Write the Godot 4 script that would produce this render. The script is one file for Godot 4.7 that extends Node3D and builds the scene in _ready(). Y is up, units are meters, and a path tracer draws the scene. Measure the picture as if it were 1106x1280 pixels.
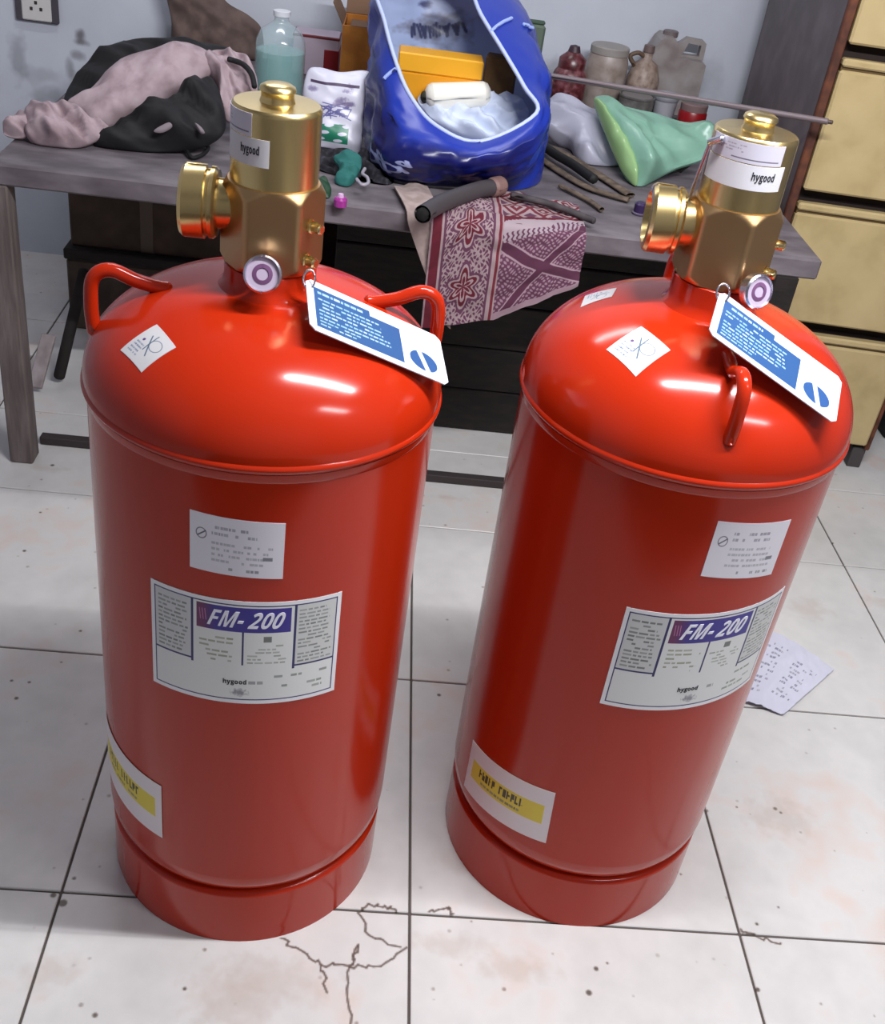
extends Node3D
# A workshop corner: two red gas cylinders on a tiled floor, a cluttered table behind them, a yellow filing cabinet.

const EYE := Vector3(-0.14502, 1.37957, 1.00196)
const FOCAL := 1368.22
const W := 1106.0
const H := 1280.0
const TOP := 0.67          # height of the table top
var CB := Basis(Vector3(0.991916, 0.125482, 0.018914), Vector3(-0.093508, 0.823505, -0.55955), Vector3(-0.085789, 0.553257, 0.828581))
var rng := RandomNumberGenerator.new()
var taken := {}
var M := {}

# ---------- sight lines used to measure the place ----------
func ray(x: float, y: float) -> Vector3:
	return CB * Vector3((x - W / 2) / FOCAL, -(y - H / 2) / FOCAL, -1.0)

func on_h(x: float, y: float, h := TOP) -> Vector3:
	var d := ray(x, y)
	return EYE + d * ((h - EYE.y) / d.y)

func on_z(x: float, y: float, z: float) -> Vector3:
	var d := ray(x, y)
	return EYE + d * ((z - EYE.z) / d.z)

# a plane that stands on the table at z0 and leans back by k metres for every metre of height
func on_lean(x: float, y: float, z0: float, k: float, base := TOP) -> Vector3:
	var d := ray(x, y)
	var t := -(k * (EYE.y - base) + EYE.z - z0) / (k * d.y + d.z)
	return EYE + d * t

# ---------- nodes ----------
func numbered(called: String) -> String:
	var n: int = taken.get(called, 0)
	taken[called] = n + 1
	return called if n == 0 else "%s_%03d" % [called, n]

func thing(called: String, label: String, category: String, at := Vector3.ZERO, group := "") -> Node3D:
	var o := Node3D.new()
	o.name = numbered(called)
	add_child(o, true)
	o.position = at
	o.set_meta("label", label)
	o.set_meta("category", category)
	if group: o.set_meta("group", group)
	return o

func put(called: String, mesh: Mesh, m: Material, parent: Node = self) -> MeshInstance3D:
	var o := MeshInstance3D.new()
	o.name = called if parent != self else numbered(called)
	o.mesh = mesh
	o.material_override = m
	o.cast_shadow = GeometryInstance3D.SHADOW_CASTING_SETTING_ON
	parent.add_child(o, true)
	return o

# the mesh is given in world coordinates
func wput(called: String, mesh: Mesh, m: Material, parent: Node) -> MeshInstance3D:
	var o := put(called, mesh, m, parent)
	var off := Vector3.ZERO
	var p: Node = parent
	while p != self:
		off += (p as Node3D).position
		p = p.get_parent()
	o.position = -off
	return o

func solo(called: String, mesh: Mesh, m: Material, label: String, category: String, at: Vector3, group := "") -> MeshInstance3D:
	var o := put(called, shifted(mesh, -at), m)
	o.position = at
	o.set_meta("label", label)
	o.set_meta("category", category)
	if group: o.set_meta("group", group)
	return o

func struct(called: String, mesh: Mesh, m: Material, parent: Node = self) -> MeshInstance3D:
	var o := put(called, mesh, m, parent)
	if parent == self: o.set_meta("kind", "structure")
	return o

func shifted(mesh: Mesh, by: Vector3) -> ArrayMesh:
	var st := SurfaceTool.new()
	st.begin(Mesh.PRIMITIVE_TRIANGLES)
	st.append_from(mesh, 0, Transform3D(Basis(), by))
	return st.commit()

# ---------- shapes ----------
func begin() -> SurfaceTool:
	var st := SurfaceTool.new()
	st.begin(Mesh.PRIMITIVE_TRIANGLES)
	return st

func finish(st: SurfaceTool, flat := false) -> ArrayMesh:
	if not flat: st.index()
	st.generate_normals()
	return st.commit()

func joined(list: Array) -> ArrayMesh:
	var st := begin()
	for m in list:
		st.append_from(m, 0, Transform3D())
	return st.commit()

# a sheet of nu x nv quads through f(u, v); smooth; first and last column are welded when closed
func sheet(nu: int, nv: int, f: Callable, closed := false) -> ArrayMesh:
	var st := begin()
	st.set_smooth_group(0)
	for j in nv + 1:
		for i in nu + 1:
			var u := float(i) / nu
			st.set_uv(Vector2(u, 1.0 - float(j) / nv))
			st.add_vertex(f.call(0.0 if closed and i == nu else u, float(j) / nv))
	for j in nv:
		for i in nu:
			var a := j * (nu + 1) + i
			var b := a + 1
			var c := a + nu + 1
			var d := c + 1
			for k in [a, c, b, b, c, d]: st.add_index(k)
	st.generate_normals()
	var mesh := st.commit()
	return weld(mesh, nu, nv) if closed else mesh

func weld(mesh: ArrayMesh, nu: int, nv: int) -> ArrayMesh:
	var a := mesh.surface_get_arrays(0)
	var n: PackedVector3Array = a[Mesh.ARRAY_NORMAL]
	for j in nv + 1:
		var p := j * (nu + 1)
		var s := (n[p] + n[p + nu]).normalized()
		n[p] = s
		n[p + nu] = s
	a[Mesh.ARRAY_NORMAL] = n
	var r := ArrayMesh.new()
	r.add_surface_from_arrays(Mesh.PRIMITIVE_TRIANGLES, a)
	return r

# profile: lists of (radius, height) from bottom to top; each list is smooth, lists meet at sharp edges
func lathe(runs: Array, seg := 64) -> ArrayMesh:
	var list := []
	for run in runs:
		var n: int = run.size() - 1
		list.append(sheet(seg, n, func(u, v):
			var p: Vector2 = run[roundi(v * n)]
			return Vector3(p.x * cos(u * TAU), p.y, -p.x * sin(u * TAU)), true))
	return joined(list)

# sharp lathe with small chamfers: every step of the profile is its own run
func turned(points: Array, seg := 48) -> ArrayMesh:
	var runs := []
	for i in points.size() - 1: runs.append([points[i], points[i + 1]])
	return lathe(runs, seg)

func quad(st: SurfaceTool, a: Vector3, b: Vector3, c: Vector3, d: Vector3, uv := []) -> void:
	var p := [a, b, c, d]
	var t := uv if uv.size() == 4 else [Vector2(0, 1), Vector2(1, 1), Vector2(1, 0), Vector2(0, 0)]
	for k in [0, 2, 1, 0, 3, 2]:
		st.set_uv(t[k])
		st.add_vertex(p[k])

# box with chamfered edges, centred on c; uvs are its x and z in metres on top, else x and y
func block(size: Vector3, c := Vector3.ZERO, bevel := 0.003, turn := Basis(), flat_uv := false) -> ArrayMesh:
	var st := begin()
	st.set_smooth_group(-1)
	var h := size / 2.0
	var b := minf(bevel, minf(h.x, minf(h.y, h.z)) * 0.9)
	for axis in 3:
		for s in [-1.0, 1.0]:
			var u := (axis + 1) % 3
			var v := (axis + 2) % 3
			var q := []
			for k in [[-1, -1], [1, -1], [1, 1], [-1, 1]]:
				var p := Vector3.ZERO
				p[axis] = h[axis] * s
				p[u] = (h[u] - b) * k[0]
				p[v] = (h[v] - b) * k[1]
				q.append(p)
			if s < 0: q.reverse()
			face(st, q, c, turn, flat_uv)
	for axis in 3:      # edges
		var u := (axis + 1) % 3
		var v := (axis + 2) % 3
		for su in [-1.0, 1.0]:
			for sv in [-1.0, 1.0]:
				var q := []
				for k in [[-1, 0], [1, 0], [1, 1], [-1, 1]]:
					var p := Vector3.ZERO
					p[axis] = (h[axis] - b) * k[0]
					p[u] = (h[u] - (b if k[1] == 1 else 0.0)) * su
					p[v] = (h[v] - (b if k[1] == 0 else 0.0)) * sv
					q.append(p)
				if su * sv < 0: q.reverse()
				face(st, q, c, turn, flat_uv)
	for sx in [-1.0, 1.0]:   # corners
		for sy in [-1.0, 1.0]:
			for sz in [-1.0, 1.0]:
				var g := Vector3(sx, sy, sz)
				var q := [Vector3(h.x, h.y - b, h.z - b) * g, Vector3(h.x - b, h.y, h.z - b) * g, Vector3(h.x - b, h.y - b, h.z) * g]
				if sx * sy * sz < 0: q.reverse()
				face(st, q, c, turn, flat_uv)
	st.generate_normals()
	return st.commit()

func face(st: SurfaceTool, q: Array, c: Vector3, turn: Basis, flat_uv: bool) -> void:
	var order := [0, 2, 1, 0, 3, 2] if q.size() == 4 else [0, 2, 1]
	for k in order:
		var p: Vector3 = turn * q[k] + c
		st.set_uv(Vector2(p.x, p.z) if flat_uv else Vector2(p.x, -p.y))
		st.add_vertex(p)

func tube(path: Array, r: float, seg := 12, rounds := true) -> ArrayMesh:
	var n := path.size()
	var dirs := []
	for i in n:
		dirs.append(((path[mini(i + 1, n - 1)] as Vector3) - path[maxi(i - 1, 0)]).normalized())
	var side: Vector3 = (dirs[0] as Vector3).cross(Vector3.UP if absf(dirs[0].y) < 0.9 else Vector3.RIGHT).normalized()
	var frames := []
	for i in n:
		side = (side - dirs[i] * side.dot(dirs[i])).normalized()
		frames.append([side, (dirs[i] as Vector3).cross(side)])
	var body := sheet(seg, n - 1, func(u, v):
		var i := roundi(v * (n - 1))
		return path[i] + (frames[i][0] * cos(u * TAU) + frames[i][1] * sin(u * TAU)) * r, true)
	var list := [body]
	if rounds:
		for e in [0, n - 1]:
			var out: Vector3 = dirs[e] * (-1.0 if e == 0 else 1.0)
			list.append(sheet(seg, 3, func(u, v):
				var a: float = v * PI / 2
				return path[e] + (frames[e][0] * cos(u * TAU) + frames[e][1] * sin(u * TAU)) * r * cos(a) + out * r * sin(a) * 0.6, true))
	return joined(list)

func curve(pts: Array, n := 24, closed := false) -> Array:
	var r := []
	var m := pts.size()
	for i in n:
		var t := float(i) / (n if closed else n - 1) * (m if closed else m - 1)
		var k := mini(floori(t), m - 1 if closed else m - 2)
		var f := t - k
		var g := func(q): return pts[posmod(q, m)] if closed else pts[clampi(q, 0, m - 1)]
		var a = g.call(k - 1)
		var b = g.call(k)
		var c = g.call(k + 1)
		var d = g.call(k + 2)
		r.append(b.cubic_interpolate(c, a, d, f))
	return r

func noise(s: int, freq: float, oct := 3) -> FastNoiseLite:
	var n := FastNoiseLite.new()
	n.seed = s
	n.frequency = freq
	n.fractal_octaves = oct
	return n

# a soft filled shape with the given outline: a real volume, swollen front and back, with folds
func pillow(outline: Array, n: Vector3, front: float, back: float, fold := 0.01, fold_angle := 0.0, s := 1, floor_y := -1.0, fine := 14.0) -> ArrayMesh:
	var edge := curve(outline, 72, true)
	var mid := Vector3.ZERO
	for p in edge: mid += p
	mid /= edge.size()
	var nz := noise(s, 1.0, 2)
	var across := Vector3.RIGHT
	var up := n.cross(across).normalized() * -1.0
	var rings := 14
	return sheet(72, rings * 2, func(u, v):
		var q: float = v * 2.0
		var w: float = q if q <= 1.0 else 2.0 - q
		var e: Vector3 = edge[roundi(u * 72) % 72]
		var sp: float = sin(w * PI / 2)
		var p: Vector3 = mid.lerp(e, sp)
		var a: float = across.dot(p)
		var b: float = up.dot(p)
		var c := cos(fold_angle)
		var si := sin(fold_angle)
		var n1: float = nz.get_noise_2d((a * c + b * si) * fine * 0.22, (-a * si + b * c) * fine)
		var n2: float = nz.get_noise_2d((a * c + b * si) * fine * 0.5 + 40.0, (-a * si + b * c) * fine * 0.7)
		var ridge: float = n1 * 1.6 + 0.35 - absf(n2) * 1.4
		var th: float = pow(1.0 - pow(sp, 3.0), 0.6)
		var r: Vector3
		if q <= 1.0:
			r = p + n * (front * th + ridge * fold * minf(1.0, th * 2.0))
		else:
			r = p - n * (back * th)
		if floor_y > -1.0: r.y = maxf(r.y, floor_y)
		return r, true)

# ---------- materials ----------
func mat(c: Color, rough := 0.6, metal := 0.0, spec := 0.5) -> StandardMaterial3D:
	var m := StandardMaterial3D.new()
	m.albedo_color = c
	m.roughness = rough
	m.metallic = metal
	m.metallic_specular = spec
	return m

func ramp(colors: Array, at: Array) -> Gradient:
	var g := Gradient.new()
	g.offsets = PackedFloat32Array(at)
	g.colors = PackedColorArray(colors)
	return g

func mottled(colors: Array, at: Array, scale: float, rough := 0.7, s := 1, bump := 0.0, stretch := Vector3.ONE, size := 256) -> StandardMaterial3D:
	var m := mat(Color.WHITE, rough)
	var t := NoiseTexture2D.new()
	t.width = size
	t.height = size
	t.seamless = true
	t.noise = noise(s, 0.02, 5)
	t.color_ramp = ramp(colors, at)
	m.albedo_texture = t
	m.uv1_triplanar = true
	m.uv1_world_triplanar = true
	m.uv1_scale = stretch * scale
	if bump > 0.0:
		m.heightmap_enabled = true
		m.heightmap_scale = bump
		var b := NoiseTexture2D.new()
		b.width = size
		b.height = size
		b.seamless = true
		b.noise = noise(s + 7, 0.04, 4)
		m.heightmap_texture = b
	return m

func pictured(im: Image, rough := 0.5) -> StandardMaterial3D:
	var m := mat(Color.WHITE, rough)
	m.albedo_texture = ImageTexture.create_from_image(im)
	m.texture_repeat = false
	return m

func canvas(w: int, h: int, c: Color) -> Image:
	var im := Image.create_empty(w, h, false, Image.FORMAT_RGBA8)
	im.fill(c)
	return im

func rect(im: Image, x0: float, y0: float, x1: float, y1: float, c: Color) -> void:
	var w := im.get_width()
	var h := im.get_height()
	im.fill_rect(Rect2i(roundi(x0 * w), roundi(y0 * h), maxi(1, roundi((x1 - x0) * w)), maxi(1, roundi((y1 - y0) * h))), c)

# rows of fine print too small to read
func print_rows(im: Image, x0: float, y0: float, x1: float, y1: float, rows: int, c: Color, density := 0.7) -> void:
	var step := (y1 - y0) / rows
	for r in rows:
		var x := x0
		var stop := x1 - rng.randf() * (x1 - x0) * 0.25
		while x < stop:
			var l := rng.randf_range(0.015, 0.05)
			if rng.randf() < density:
				rect(im, x, y0 + step * (r + 0.25), minf(x + l, stop), y0 + step * (r + 0.7), c.lerp(Color(0.8, 0.8, 0.8), rng.randf() * 0.5))
			x += l + 0.008

func stroke(im: Image, a: Vector2, b: Vector2, r: float, c: Color) -> void:
	var n := int(a.distance_to(b) / maxf(0.5, r * 0.5)) + 1
	for i in n + 1:
		dot(im, a.lerp(b, float(i) / n), r, c)

func dot(im: Image, p: Vector2, r: float, c: Color) -> void:
	for y in range(floori(p.y - r - 1), ceili(p.y + r + 1) + 1):
		for x in range(floori(p.x - r - 1), ceili(p.x + r + 1) + 1):
			if x < 0 or y < 0 or x >= im.get_width() or y >= im.get_height(): continue
			var k := clampf(r + 0.5 - Vector2(x, y).distance_to(p), 0.0, 1.0) * c.a
			if k > 0.0:
				var o := im.get_pixel(x, y)
				im.set_pixel(x, y, Color(lerpf(o.r, c.r, k), lerpf(o.g, c.g, k), lerpf(o.b, c.b, k)))

func smudge(im: Image, p: Vector2, rx: float, ry: float, c: Color, s := 3) -> void:
	var nz := noise(s, 0.06, 3)
	for y in range(floori(p.y - ry), ceili(p.y + ry)):
		for x in range(floori(p.x - rx), ceili(p.x + rx)):
			if x < 0 or y < 0 or x >= im.get_width() or y >= im.get_height(): continue
			var d := 1.0 - sqrt(pow((x - p.x) / rx, 2) + pow((y - p.y) / ry, 2))
			var k := clampf(d * 1.6 + nz.get_noise_2d(x, y) * 0.8 - 0.2, 0.0, 1.0) * c.a
			if k > 0.0:
				var o := im.get_pixel(x, y)
				im.set_pixel(x, y, Color(lerpf(o.r, c.r, k), lerpf(o.g, c.g, k), lerpf(o.b, c.b, k)))

# lettering laid on a surface given by place(u, v, out): the text fills the box u0..u1, v0..v1
func lettering(text: String, place: Callable, u0: float, u1: float, v0: float, v1: float, slant := 0.0, bold := true, out := 0.0004) -> ArrayMesh:
	var tm := TextMesh.new()
	var f := SystemFont.new()
	f.font_names = PackedStringArray(["Droid Sans"])
	f.font_weight = 700 if bold else 400
	tm.font = f
	tm.text = text
	tm.font_size = 48
	tm.pixel_size = 0.01
	tm.depth = 0.02
	tm.curve_step = 2.0
	var a := tm.get_mesh_arrays()
	var vs: PackedVector3Array = a[Mesh.ARRAY_VERTEX]
	var lo := Vector3.ONE * 1e9
	var hi := Vector3.ONE * -1e9
	for p in vs:
		lo = lo.min(p)
		hi = hi.max(p)
	var st := begin()
	st.set_smooth_group(-1)
	var idx: PackedInt32Array = a[Mesh.ARRAY_INDEX] if a[Mesh.ARRAY_INDEX] != null else PackedInt32Array(range(vs.size()))
	for i in idx:
		var p := vs[i]
		var y := (p.y - lo.y) / (hi.y - lo.y)
		var x := (p.x - lo.x) / (hi.x - lo.x)
		x = (x + slant * y) / (1.0 + slant)
		st.add_vertex(place.call(lerpf(u0, u1, x), lerpf(v1, v0, y), out if p.z > (lo.z + hi.z) / 2 else 0.0))
	st.generate_normals()
	return st.commit()

# ---------- the scene ----------
func _ready() -> void:
	rng.seed = 20
	view()
	materials()
	room()
	gas_cylinder(true)
	gas_cylinder(false)
	table()
	under_table()
	cabinet()
	clothes()
	bag()
	clutter_left()
	clutter_right()
	rug()
	floor_things()

func view() -> void:
	var cam := Camera3D.new()
	cam.name = "camera"
	add_child(cam)
	cam.transform = Transform3D(CB, EYE)
	cam.fov = 50.1367
	cam.near = 0.02
	cam.current = true
	var env := Environment.new()
	env.background_mode = Environment.BG_COLOR
	env.background_color = Color(0.0, 0.0, 0.0)
	env.tonemap_mode = Environment.TONE_MAPPER_LINEAR
	env.tonemap_exposure = 1.16
	env.sdfgi_enabled = true
	env.ssao_enabled = true
	env.ssil_enabled = true
	var we := WorldEnvironment.new()
	we.name = "environment"
	we.environment = env
	add_child(we)
	tube_lamp(Vector3(0.38, 1.92, 0.08), 6.1, "white hanging fluorescent tube lamp overhead, mirrored on the red cylinder domes")
	tube_lamp(Vector3(-0.45, 2.35, -1.40), 1.5, "added hanging tube lamp above the work table, brightens the back wall")  # added lamp out of view, lifts the back wall and the table
	tube_lamp(Vector3(1.35, 2.30, 0.95), 2.7, "added hanging tube lamp at the right front, fill light for the cylinder fronts")  # added out of view as fill on the upright faces

# a hanging tube fitting: its two glowing sides face down to the front and down to the back
func tube_lamp(at: Vector3, energy: float, label: String) -> void:
	var t := thing("tube_lamp", label, "lamp", at, "hanging tube lamps")
	put("housing", block(Vector3(0.94, 0.035, 0.06), Vector3(0, 0.045, 0)), mat(Color(0.9, 0.9, 0.9), 0.5), t)
	for x in [-0.4, 0.4]:
		put("hanger", tube([Vector3(x, 0.06, 0), Vector3(x, 2.698 - at.y, 0)], 0.005, 8), mat(Color(0.7, 0.7, 0.7), 0.5), t)
	var glow := mat(Color(1, 1, 1), 0.4)
	glow.emission_enabled = true
	glow.emission = Color(0.95, 0.97, 1.0)
	glow.emission_energy_multiplier = 3.0
	put("tube", tube([Vector3(-0.44, 0.008, 0), Vector3(0.44, 0.008, 0)], 0.014, 16), glow, t)
	for k in [-1.0, 1.0]:
		var l := AreaLight3D.new()
		l.name = "tube_light"
		l.area_size = Vector2(0.88, 0.024)
		l.light_color = Color(0.985, 0.985, 1.0)
		l.light_energy = energy / 2.0
		l.area_range = 12.0
		l.shadow_enabled = true
		t.add_child(l, true)
		l.position = Vector3(0, -0.010, 0.014 * k)
		l.rotation = Vector3(-PI / 2 - 1.05 * k, 0, 0)

func materials() -> void:
	M.red = mat(Color(0.68, 0.155, 0.05), 0.16, 0.0, 0.41)
	M.brass = mat(Color(0.88, 0.78, 0.54), 0.27, 1.0)
	M.brass_dull = mat(Color(0.74, 0.60, 0.43), 0.38, 1.0)
	M.chrome = mat(Color(0.80, 0.80, 0.84), 0.25, 1.0)
	M.dial = mat(Color(0.72, 0.66, 0.74), 0.3)
	M.paper = mat(Color(0.84, 0.84, 0.86), 0.5)
	M.ink = mat(Color(0.10, 0.10, 0.14), 0.6)
	M.white_ink = mat(Color(0.93, 0.93, 0.97), 0.5)
	M.wood_grey = mottled([Color(0.34, 0.31, 0.33), Color(0.40, 0.37, 0.39), Color(0.47, 0.44, 0.46)], [0.2, 0.5, 0.85], 1.6, 0.75, 4, 0.1, Vector3(0.7, 1.6, 1.6))
	M.wood_leg = mottled([Color(0.36, 0.32, 0.31), Color(0.40, 0.36, 0.35), Color(0.45, 0.41, 0.40)], [0.2, 0.5, 0.85], 2.0, 0.8, 9, 0.15, Vector3(3, 0.5, 3))
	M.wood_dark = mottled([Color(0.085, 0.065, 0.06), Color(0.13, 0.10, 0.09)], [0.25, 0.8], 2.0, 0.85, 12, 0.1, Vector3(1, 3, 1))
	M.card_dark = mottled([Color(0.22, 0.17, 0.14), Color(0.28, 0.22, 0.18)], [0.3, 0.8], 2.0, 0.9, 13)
	M.yellow = mottled([Color(0.67, 0.59, 0.41), Color(0.72, 0.64, 0.46), Color(0.75, 0.67, 0.49)], [0.1, 0.45, 0.9], 1.4, 0.45, 21)
	M.rust = mottled([Color(0.27, 0.13, 0.08), Color(0.42, 0.23, 0.13)], [0.3, 0.8], 3.0, 0.7, 22)
	M.cab_side = mottled([Color(0.35, 0.315, 0.325), Color(0.42, 0.38, 0.39)], [0.3, 0.8], 1.5, 0.6, 23)

# ---------- the setting ----------
func floor_picture() -> Image:
	var n := 1536
	var im := canvas(n, n, Color(0.84, 0.83, 0.815))
	var a := noise(31, 0.006, 4)
	var b := noise(32, 0.03, 3)
	var data := im.get_data()
	for y in n:
		for x in n:
			var p := a.get_noise_2d(x, y)
			var q := b.get_noise_2d(x, y)
			var k := 1.0 + 0.045 * p + 0.03 * q
			var pink := clampf(p * 1.6 + q * 0.7 - 0.35, 0.0, 1.0) * 0.09
			var i := (y * n + x) * 4
			data[i] = clampi(int(213 * k * (1.0 - pink * 0.35)), 0, 255)
			data[i + 1] = clampi(int(211 * k * (1.0 - pink)), 0, 255)
			data[i + 2] = clampi(int(208 * k * (1.0 - pink * 1.3)), 0, 255)
	im = Image.create_from_data(n, n, false, Image.FORMAT_RGBA8, data)
	for i in 700:     # dirt specks
		var c := Color(0.40, 0.33, 0.29, rng.randf_range(0.15, 0.6))
		dot(im, Vector2(rng.randf() * n, rng.randf() * n), rng.randf_range(0.4, 1.6), c)
	for i in 60:      # blotches
		smudge(im, Vector2(rng.randf() * n, rng.randf() * n), rng.randf_range(8, 34), rng.randf_range(6, 24), Color(0.70, 0.64, 0.59, rng.randf_range(0.08, 0.28)), i)
	# marks and cracks that can be found in the photograph
	for m in [[100, 788, 3], [76, 827, 2], [20, 872, 4], [36, 852, 3], [14, 850, 3], [78, 1128, 7], [66, 1118, 5], [92, 1097, 3], [548, 868, 4], [920, 1008, 2], [972, 1133, 2], [945, 1154, 3], [946, 1236, 4], [744, 1210, 4], [758, 1203, 2], [735, 1240, 5], [968, 1010, 4], [975, 1015, 3], [850, 1092, 2], [30, 688, 4], [50, 640, 3], [65, 581, 5], [1040, 678, 3], [230, 1235, 3], [118, 1268, 4]]:
		dot(im, tex(m[0], m[1]), m[2] * 0.42, Color(0.26, 0.21, 0.17, 0.75))
	for m in [[330, 1225, 60, 26], [290, 1255, 40, 30], [60, 1215, 26, 20], [640, 1210, 40, 16], [560, 1180, 40, 14], [820, 1000, 30, 22], [975, 1020, 40, 30], [60, 585, 30, 9], [560, 622, 30, 7], [1010, 760, 30, 24]]:
		var c := tex(m[0], m[1])
		smudge(im, c, m[2], m[3], Color(0.72, 0.65, 0.60, 0.30), m[0])
	for line in [[[437, 1280], [433, 1215], [447, 1180], [440, 1205], [400, 1205], [372, 1185], [350, 1172]], [[435, 1208], [475, 1207], [508, 1183]], [[400, 1205], [408, 1240]], [[446, 1140], [460, 1168], [500, 1183]], [[446, 1138], [458, 1131], [480, 1131], [495, 1141]], [[535, 1139], [560, 1133], [566, 1141]], [[925, 1160], [945, 1170], [975, 1178]]]:
		for i in line.size() - 1:
			var p := tex(line[i][0], line[i][1])
			var q := tex(line[i + 1][0], line[i + 1][1])
			var prev := p
			var parts := 6
			for k in range(1, parts + 1):
				var e := p.lerp(q, float(k) / parts) + (Vector2(rng.randf_range(-2, 2), rng.randf_range(-2, 2)) if k < parts else Vector2.ZERO)
				stroke(im, prev, e, 0.55, Color(0.36, 0.30, 0.27, 0.75))
				prev = e
	return im

func tex(x: float, y: float) -> Vector2:
	var p := on_h(x, y, 0.0)
	return Vector2((p.x + 1.3) / 3.0, (p.z + 2.0) / 3.0) * 1536.0

func room() -> void:
	var grout := mat(Color(0.34, 0.31, 0.29), 0.9)
	var slab := struct("floor", block(Vector3(4.5, 0.15, 5.0), Vector3(0.1, -0.079, 0.05), 0.001), grout)
	var fm := mat(Color.WHITE, 0.33)
	fm.albedo_texture = ImageTexture.create_from_image(floor_picture())
	fm.metallic_specular = 0.45
	fm.uv1_scale = Vector3(1.0 / 3.0, 1.0 / 3.0, 1)
	fm.uv1_offset = Vector3(1.3 / 3.0, 2.0 / 3.0, 0)
	var rows := [-2.33, -1.83, -1.335, -1.0, -0.5, 0.0, 0.5, 1.0, 1.5, 2.0, 2.5]
	var cols := [-2.0, -1.5, -1.0, -0.5, 0.0, 0.5, 1.0, 1.5, 2.0]
	for j in rows.size() - 1:
		for i in cols.size() - 1:
			var x0: float = cols[i]
			var x1: float = cols[i + 1]
			var z0: float = rows[j]
			var z1: float = rows[j + 1]
			put("tile", block(Vector3(x1 - x0 - 0.004, 0.014, z1 - z0 - 0.004), Vector3((x0 + x1) / 2, -0.007 + rng.randf_range(-0.0006, 0.0), (z0 + z1) / 2), 0.0012, Basis(), true), fm, slab)
	var wall := mottled([Color(0.66, 0.67, 0.71), Color(0.74, 0.75, 0.79), Color(0.80, 0.81, 0.85)], [0.15, 0.5, 0.9], 0.7, 0.8, 41, 0.25)
	# the back wall has a print of its own: stains and scuffs
	var wi := canvas(1024, 640, Color(0.755, 0.775, 0.815))
	var nz := noise(44, 0.012, 5)
	for y in 640:
		for x in 1024:
			var k := 1.0 + 0.05 * nz.get_noise_2d(x, y)
			wi.set_pixel(x, y, Color(0.755 * k, 0.775 * k, 0.815 * k))
	for m in [[99, 43, 9, 12, 0.6], [100, 52, 14, 6, 0.5], [45, 92, 40, 14, 0.15], [20, 70, 14, 40, 0.25], [88, 90, 8, 24, 0.35], [95, 68, 12, 8, 0.35], [60, 120, 40, 18, 0.2], [700, 90, 40, 20, 0.25], [880, 100, 30, 40, 0.12]]:
		var p := on_z(m[0], m[1], -2.3)
		smudge(wi, Vector2((p.x + 2.0) / 4.2 * 1024, (2.7 - p.y) / 2.7 * 640), m[2] * 0.55, m[3] * 0.55, Color(0.24, 0.22, 0.24, m[4]), m[0])
	var wm := pictured(wi, 0.8)
	wm.uv1_scale = Vector3(1.0 / 4.2, 1.0 / 2.7, 1)
	wm.uv1_offset = Vector3(2.0 / 4.2, 1.0, 0)
	wm.texture_repeat = true
	struct("wall_back", block(Vector3(4.5, 2.95, 0.15), Vector3(0.1, 1.325, -2.375 - 0.003), 0.001), wm)
	var dim := mottled([Color(0.46, 0.46, 0.48), Color(0.54, 0.54, 0.56)], [0.3, 0.8], 0.7, 0.85, 45)
	struct("wall_left", block(Vector3(0.15, 2.95, 4.9), Vector3(-2.08, 1.325, 0.1), 0.001), wall)
	struct("wall_right", block(Vector3(0.15, 2.95, 4.9), Vector3(2.08, 1.325, 0.1), 0.001), dim)
	struct("wall_front", block(Vector3(4.5, 2.95, 0.15), Vector3(0.1, 1.325, 2.575), 0.001), dim)
	struct("ceiling", block(Vector3(4.5, 0.15, 5.0), Vector3(0.1, 2.775, 0.05), 0.001), mat(Color(0.60, 0.60, 0.62), 0.9))
	# wall socket
	var c := on_z(47, 8, -2.3)
	var t := thing("wall_socket", "white wall socket in a dark frame, upper left on the plaster wall", "wall socket", Vector3(c.x, c.y, -2.3))
	put("frame", block(Vector3(0.116, 0.070, 0.012), Vector3(0, -0.004, 0.006), 0.003), mat(Color(0.27, 0.25, 0.28), 0.5), t)
	put("plate", block(Vector3(0.080, 0.074, 0.012), Vector3(0, 0.002, 0.010), 0.003), mat(Color(0.80, 0.79, 0.78), 0.4), t)
	for s in [[-0.013, -0.004], [0.013, -0.004], [0, 0.012]]:
		put("socket_hole", block(Vector3(0.008, 0.009, 0.004), Vector3(s[0], s[1], 0.0155), 0.001), mat(Color(0.18, 0.15, 0.13), 0.6), t)

# ---------- the red cylinders ----------
func pol(az: float, r: float, h: float) -> Vector3:
	return Vector3(r * cos(deg_to_rad(az)), h, r * sin(deg_to_rad(az)))

func dome_h(r: float, dh: float) -> float:
	return 0.79 + dh * pow(maxf(0.0, 1.0 - pow(r / 0.2015, 2.4)), 0.5)

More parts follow.
